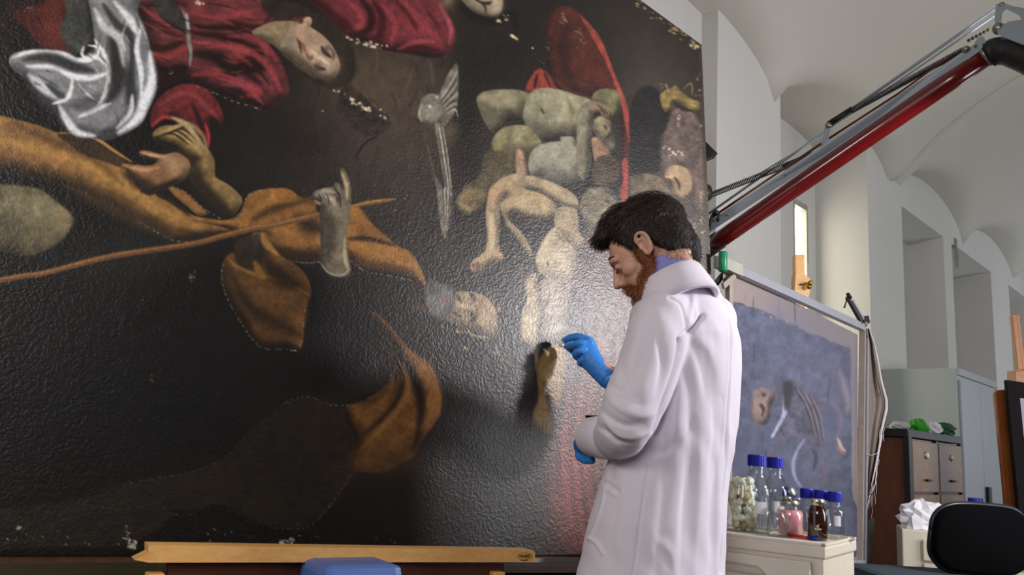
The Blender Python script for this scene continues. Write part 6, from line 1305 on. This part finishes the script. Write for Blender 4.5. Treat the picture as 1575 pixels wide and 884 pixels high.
caps(g, RH([(903, 556, 2.335, .0145), (891, 547, 2.352, .0125), (880, 538, 2.366, .0110), (871, 532, 2.368, .0090)]), 14)
glove = join_voxel('glove', g, .0017, 3, glovem, man)
lathe_part('glove_cuff_roll', P(936, 582, 2.368), (P(920, 567, 2.385) - P(936, 582, 2.368)).normalized(), [(.0275, -.002), (.031, -.0015), (.0315, .001), (.030, .003), (.0275, .002)], glovem)
g = MB()
DX, DY2 = -5, 5
caps(g, [(918, 678, 1.99, .030), (907, 680, 2.03, .033), (900, 684, 2.065, .030)], 20)
for i in range(4):
    caps(g, [(u + DX, v + DY2, y, r_) for u, v, y, r_ in [(902, 671 + i * 5, 2.075 - i * .008, .0135), (896, 682 + i * 4, 2.095 - i * .012, .0118), (903, 695 + i * 2, 2.09 - i * .018, .0108), (915, 700 + i * 1, 2.065 - i * .018, .0095)]], 14)
caps(g, [(u + DX, v + DY2, y, r_) for u, v, y, r_ in [(914, 664, 2.055, .0150), (906, 655, 2.085, .0125), (902, 656, 2.11, .0105)]], 14)
join_voxel('glove', g, .0018, 3, glovem, man)

# ---- hair and beard: strands laid over a close base
hair_m = mat('dark_brown_hair', (28, 19, 16), 0.75, noise=.3, nscale=60); beard_m = mat('ginger_brown_beard', (100, 58, 40), 0.6, noise=.35, nscale=80)
def strands(mb, surf, N, length, width, flow, lift, seed, keep):
    co_, no_ = surf; rr = np.random.default_rng(seed); idx = rr.permutation(len(co_)); cnt = 0
    M_ = np.array(HM); O = np.array(HC)
    for i in idx:
        if cnt >= N: break
        lp_ = (co_[i] - O) @ M_; nl = no_[i] @ M_
        if not keep(lp_, nl, rr): continue
        f = flow(lp_, rr); f = f - nl * (f @ nl); f /= (np.linalg.norm(f) + 1e-9); side = np.cross(nl, f); L = length(lp_, rr); wd_ = width
        p = lp_.copy(); pts_ = []
        for k in range(4):
            t = k / 3; c_ = lp_ + f * L * t + nl * (lift * math.sin(t * 2.4) * L + .0008) + side * rr.normal(0, .001) * k; pts_.append(c_)
        ang = rr.uniform(-.7, .7); sd2 = side * math.cos(ang) + nl * math.sin(ang); vs__ = []
        for k, c_ in enumerate(pts_):
            w3 = wd_ * (1, .9, .6, .08)[k]; vs__ += [c_ - sd2 * w3, c_ + sd2 * w3]
        vs__ = [Vector(O + M_ @ x) for x in vs__]; mb.add(vs__, [(2 * k, 2 * k + 1, 2 * k + 3, 2 * k + 2) for k in range(3)], True); cnt += 1
hb = MB()
E((-.020, 0, .056), (.098, .0815, .083), mb=hb); E((-.062, 0, .008), (.050, .068, .064), mb=hb); E((-.058, 0, -.022), (.046, .060, .046), mb=hb); E((.060, 0, .100), (.040, .052, .028), mb=hb); E((.088, .006, .098), (.022, .036, .018), mb=hb); E((.020, 0, .118), (.06, .06, .026), mb=hb)
Cp([(-.074, 0, -.030, .036), (-.066, 0, -.058, .032)], mb=hb)
for s_ in (1, -1): Cp([(.030, s_ * .062, .050, .018), (.026, s_ * .066, .022, .011), (.024, s_ * .066, .002, .0065)], mb=hb); Cp([(-.036, s_ * .054, .010, .024), (-.050, s_ * .046, -.030, .020)], mb=hb)
capw(hb, [(P(1036, 378, 1.905), .054), (P(1043, 391, 1.915), .051)], 22)
hair = join_voxel('hair', hb, .0035, 5, hair_m, man)
hsurf = (get_co(hair), get_no(hair))
sm2 = MB()
strands(sm2, hsurf, 9000, lambda p, r: (.030 if p[2] > .09 else .016 if p[2] > .03 else .009) * r.uniform(.6, 1.2), .0006, lambda p, r: np.array([.75, .1 * np.sign(p[1]), -.55 + (p[2] - .05) * 6]) + r.normal(0, .22, 3) if p[2] > .04 else np.array([.15, .0, -1.0]) + r.normal(0, .25, 3), .22, 5, lambda p, n, r: True)
hs_ = sm2.build('hair_strands', mat('hair_strand', (46, 32, 26), .5, noise=.4, nscale=120)); tag(hs_, kind='stuff'); hs_.parent = man; hs_.matrix_parent_inverse = Matrix.Translation(-man.location)
bb_ = MB()
for s_ in (1, -1):
    Cp([(.020, s_ * .0640, .000, .0085), (.014, s_ * .058, -.028, .0135), (.014, s_ * .052, -.052, .015), (.034, s_ * .047, -.058, .018), (.060, s_ * .034, -.085, .020), (.084, s_ * .012, -.098, .021)], mb=bb_); Cp([(.100, s_ * .004, -.040, .0055), (.095, s_ * .022, -.050, .007), (.082, s_ * .032, -.068, .012)], mb=bb_)
E((.072, 0, -.090), (.034, .034, .024), mb=bb_); E((.050, 0, -.085), (.040, .040, .022), mb=bb_)
beard = join_voxel('beard', bb_, .0028, 4, beard_m, man)
sb = MB()
strands(sb, (get_co(beard), get_no(beard)), 7000, lambda p, r: .012 * r.uniform(.5, 1.5), .00055, lambda p, r: np.array([.35, 0, -1.0]) + r.normal(0, .35, 3), .45, 6, lambda p, n, r: True)
b2_ = sb.build('beard_strands', mat('ginger_strand', (150, 90, 58), .55, noise=.4, nscale=150)); tag(b2_, kind='stuff'); b2_.parent = man; b2_.matrix_parent_inverse = Matrix.Translation(-man.location)
# short fade at nape and temples, brows, lashes
fz = MB(); strands(fz, (get_co(body), get_no(body)), 2600, lambda p, r: .006 * r.uniform(.6, 1.3), .0004, lambda p, r: np.array([-.1, 0, -1.0]) + r.normal(0, .3, 3), .3, 8,
    lambda p, n, r: (abs(p[1]) > .03 or p[0] < -.04) and -.095 < p[2] < .03 and p[0] < -.022 - .25 * max(0, -p[2] - .03) and r.random() < min(1, (p[2] + .1) * 9))
o = fz.build('nape_stubble', hair_m); tag(o, kind='stuff'); o.parent = man; o.matrix_parent_inverse = Matrix.Translation(-man.location)
for s_ in (1, -1):
    q = MB(); Cp([(.080, s_ * .046, .030, .0024), (.094, s_ * .030, .038, .0036), (.099, s_ * .013, .035, .0030)], mb=q, n=8); q.build('eyebrow', hair_m, man)
    q = MB(); Cp([(.088, s_ * .041, .001, .0011), (.098, s_ * .030, -.003, .0013), (.095, s_ * .018, .001, .0011)], mb=q, n=6); q.build('eyelashes', hair_m, man)
q = MB(); Cp([(.106, .014, -.0556, .0018), (.108, 0, -.0556, .0022), (.106, -.014, -.0556, .0018)], mb=q, n=8); q.build('lips', mat('lip', (178, 96, 92), .5), man)

# ---- what he holds
sw = empty('cotton_swab', P(863, 528, 2.462)); tag(sw, 'white cotton swab pinched between the blue fingertips at the painting', 'swab')
q = MB(); q.sphere(P(863.5, 528, 2.462), (.010, .009, .012), 14, 10); q.build('cotton_tip', cot, sw)
q = MB(); q.tube([P(866, 530, 2.472), P(880, 536, 2.43)], .0011, 6); q.build('stick', beech, sw)
pt = P(914, 655, 2.095); q = MB(); q.lathe(pt + Vector((0, 0, -.03)), shell([(0, 0), (.020, 0), (.022, .003), (.022, .050), (.0235, .052), (.0235, .056)], .0015), 28); tag(q.build('solvent_pot', mat('black_pot', (16, 14, 16), .25)), 'little black pot held in the gloved hand under the rolled cuff', 'pot')
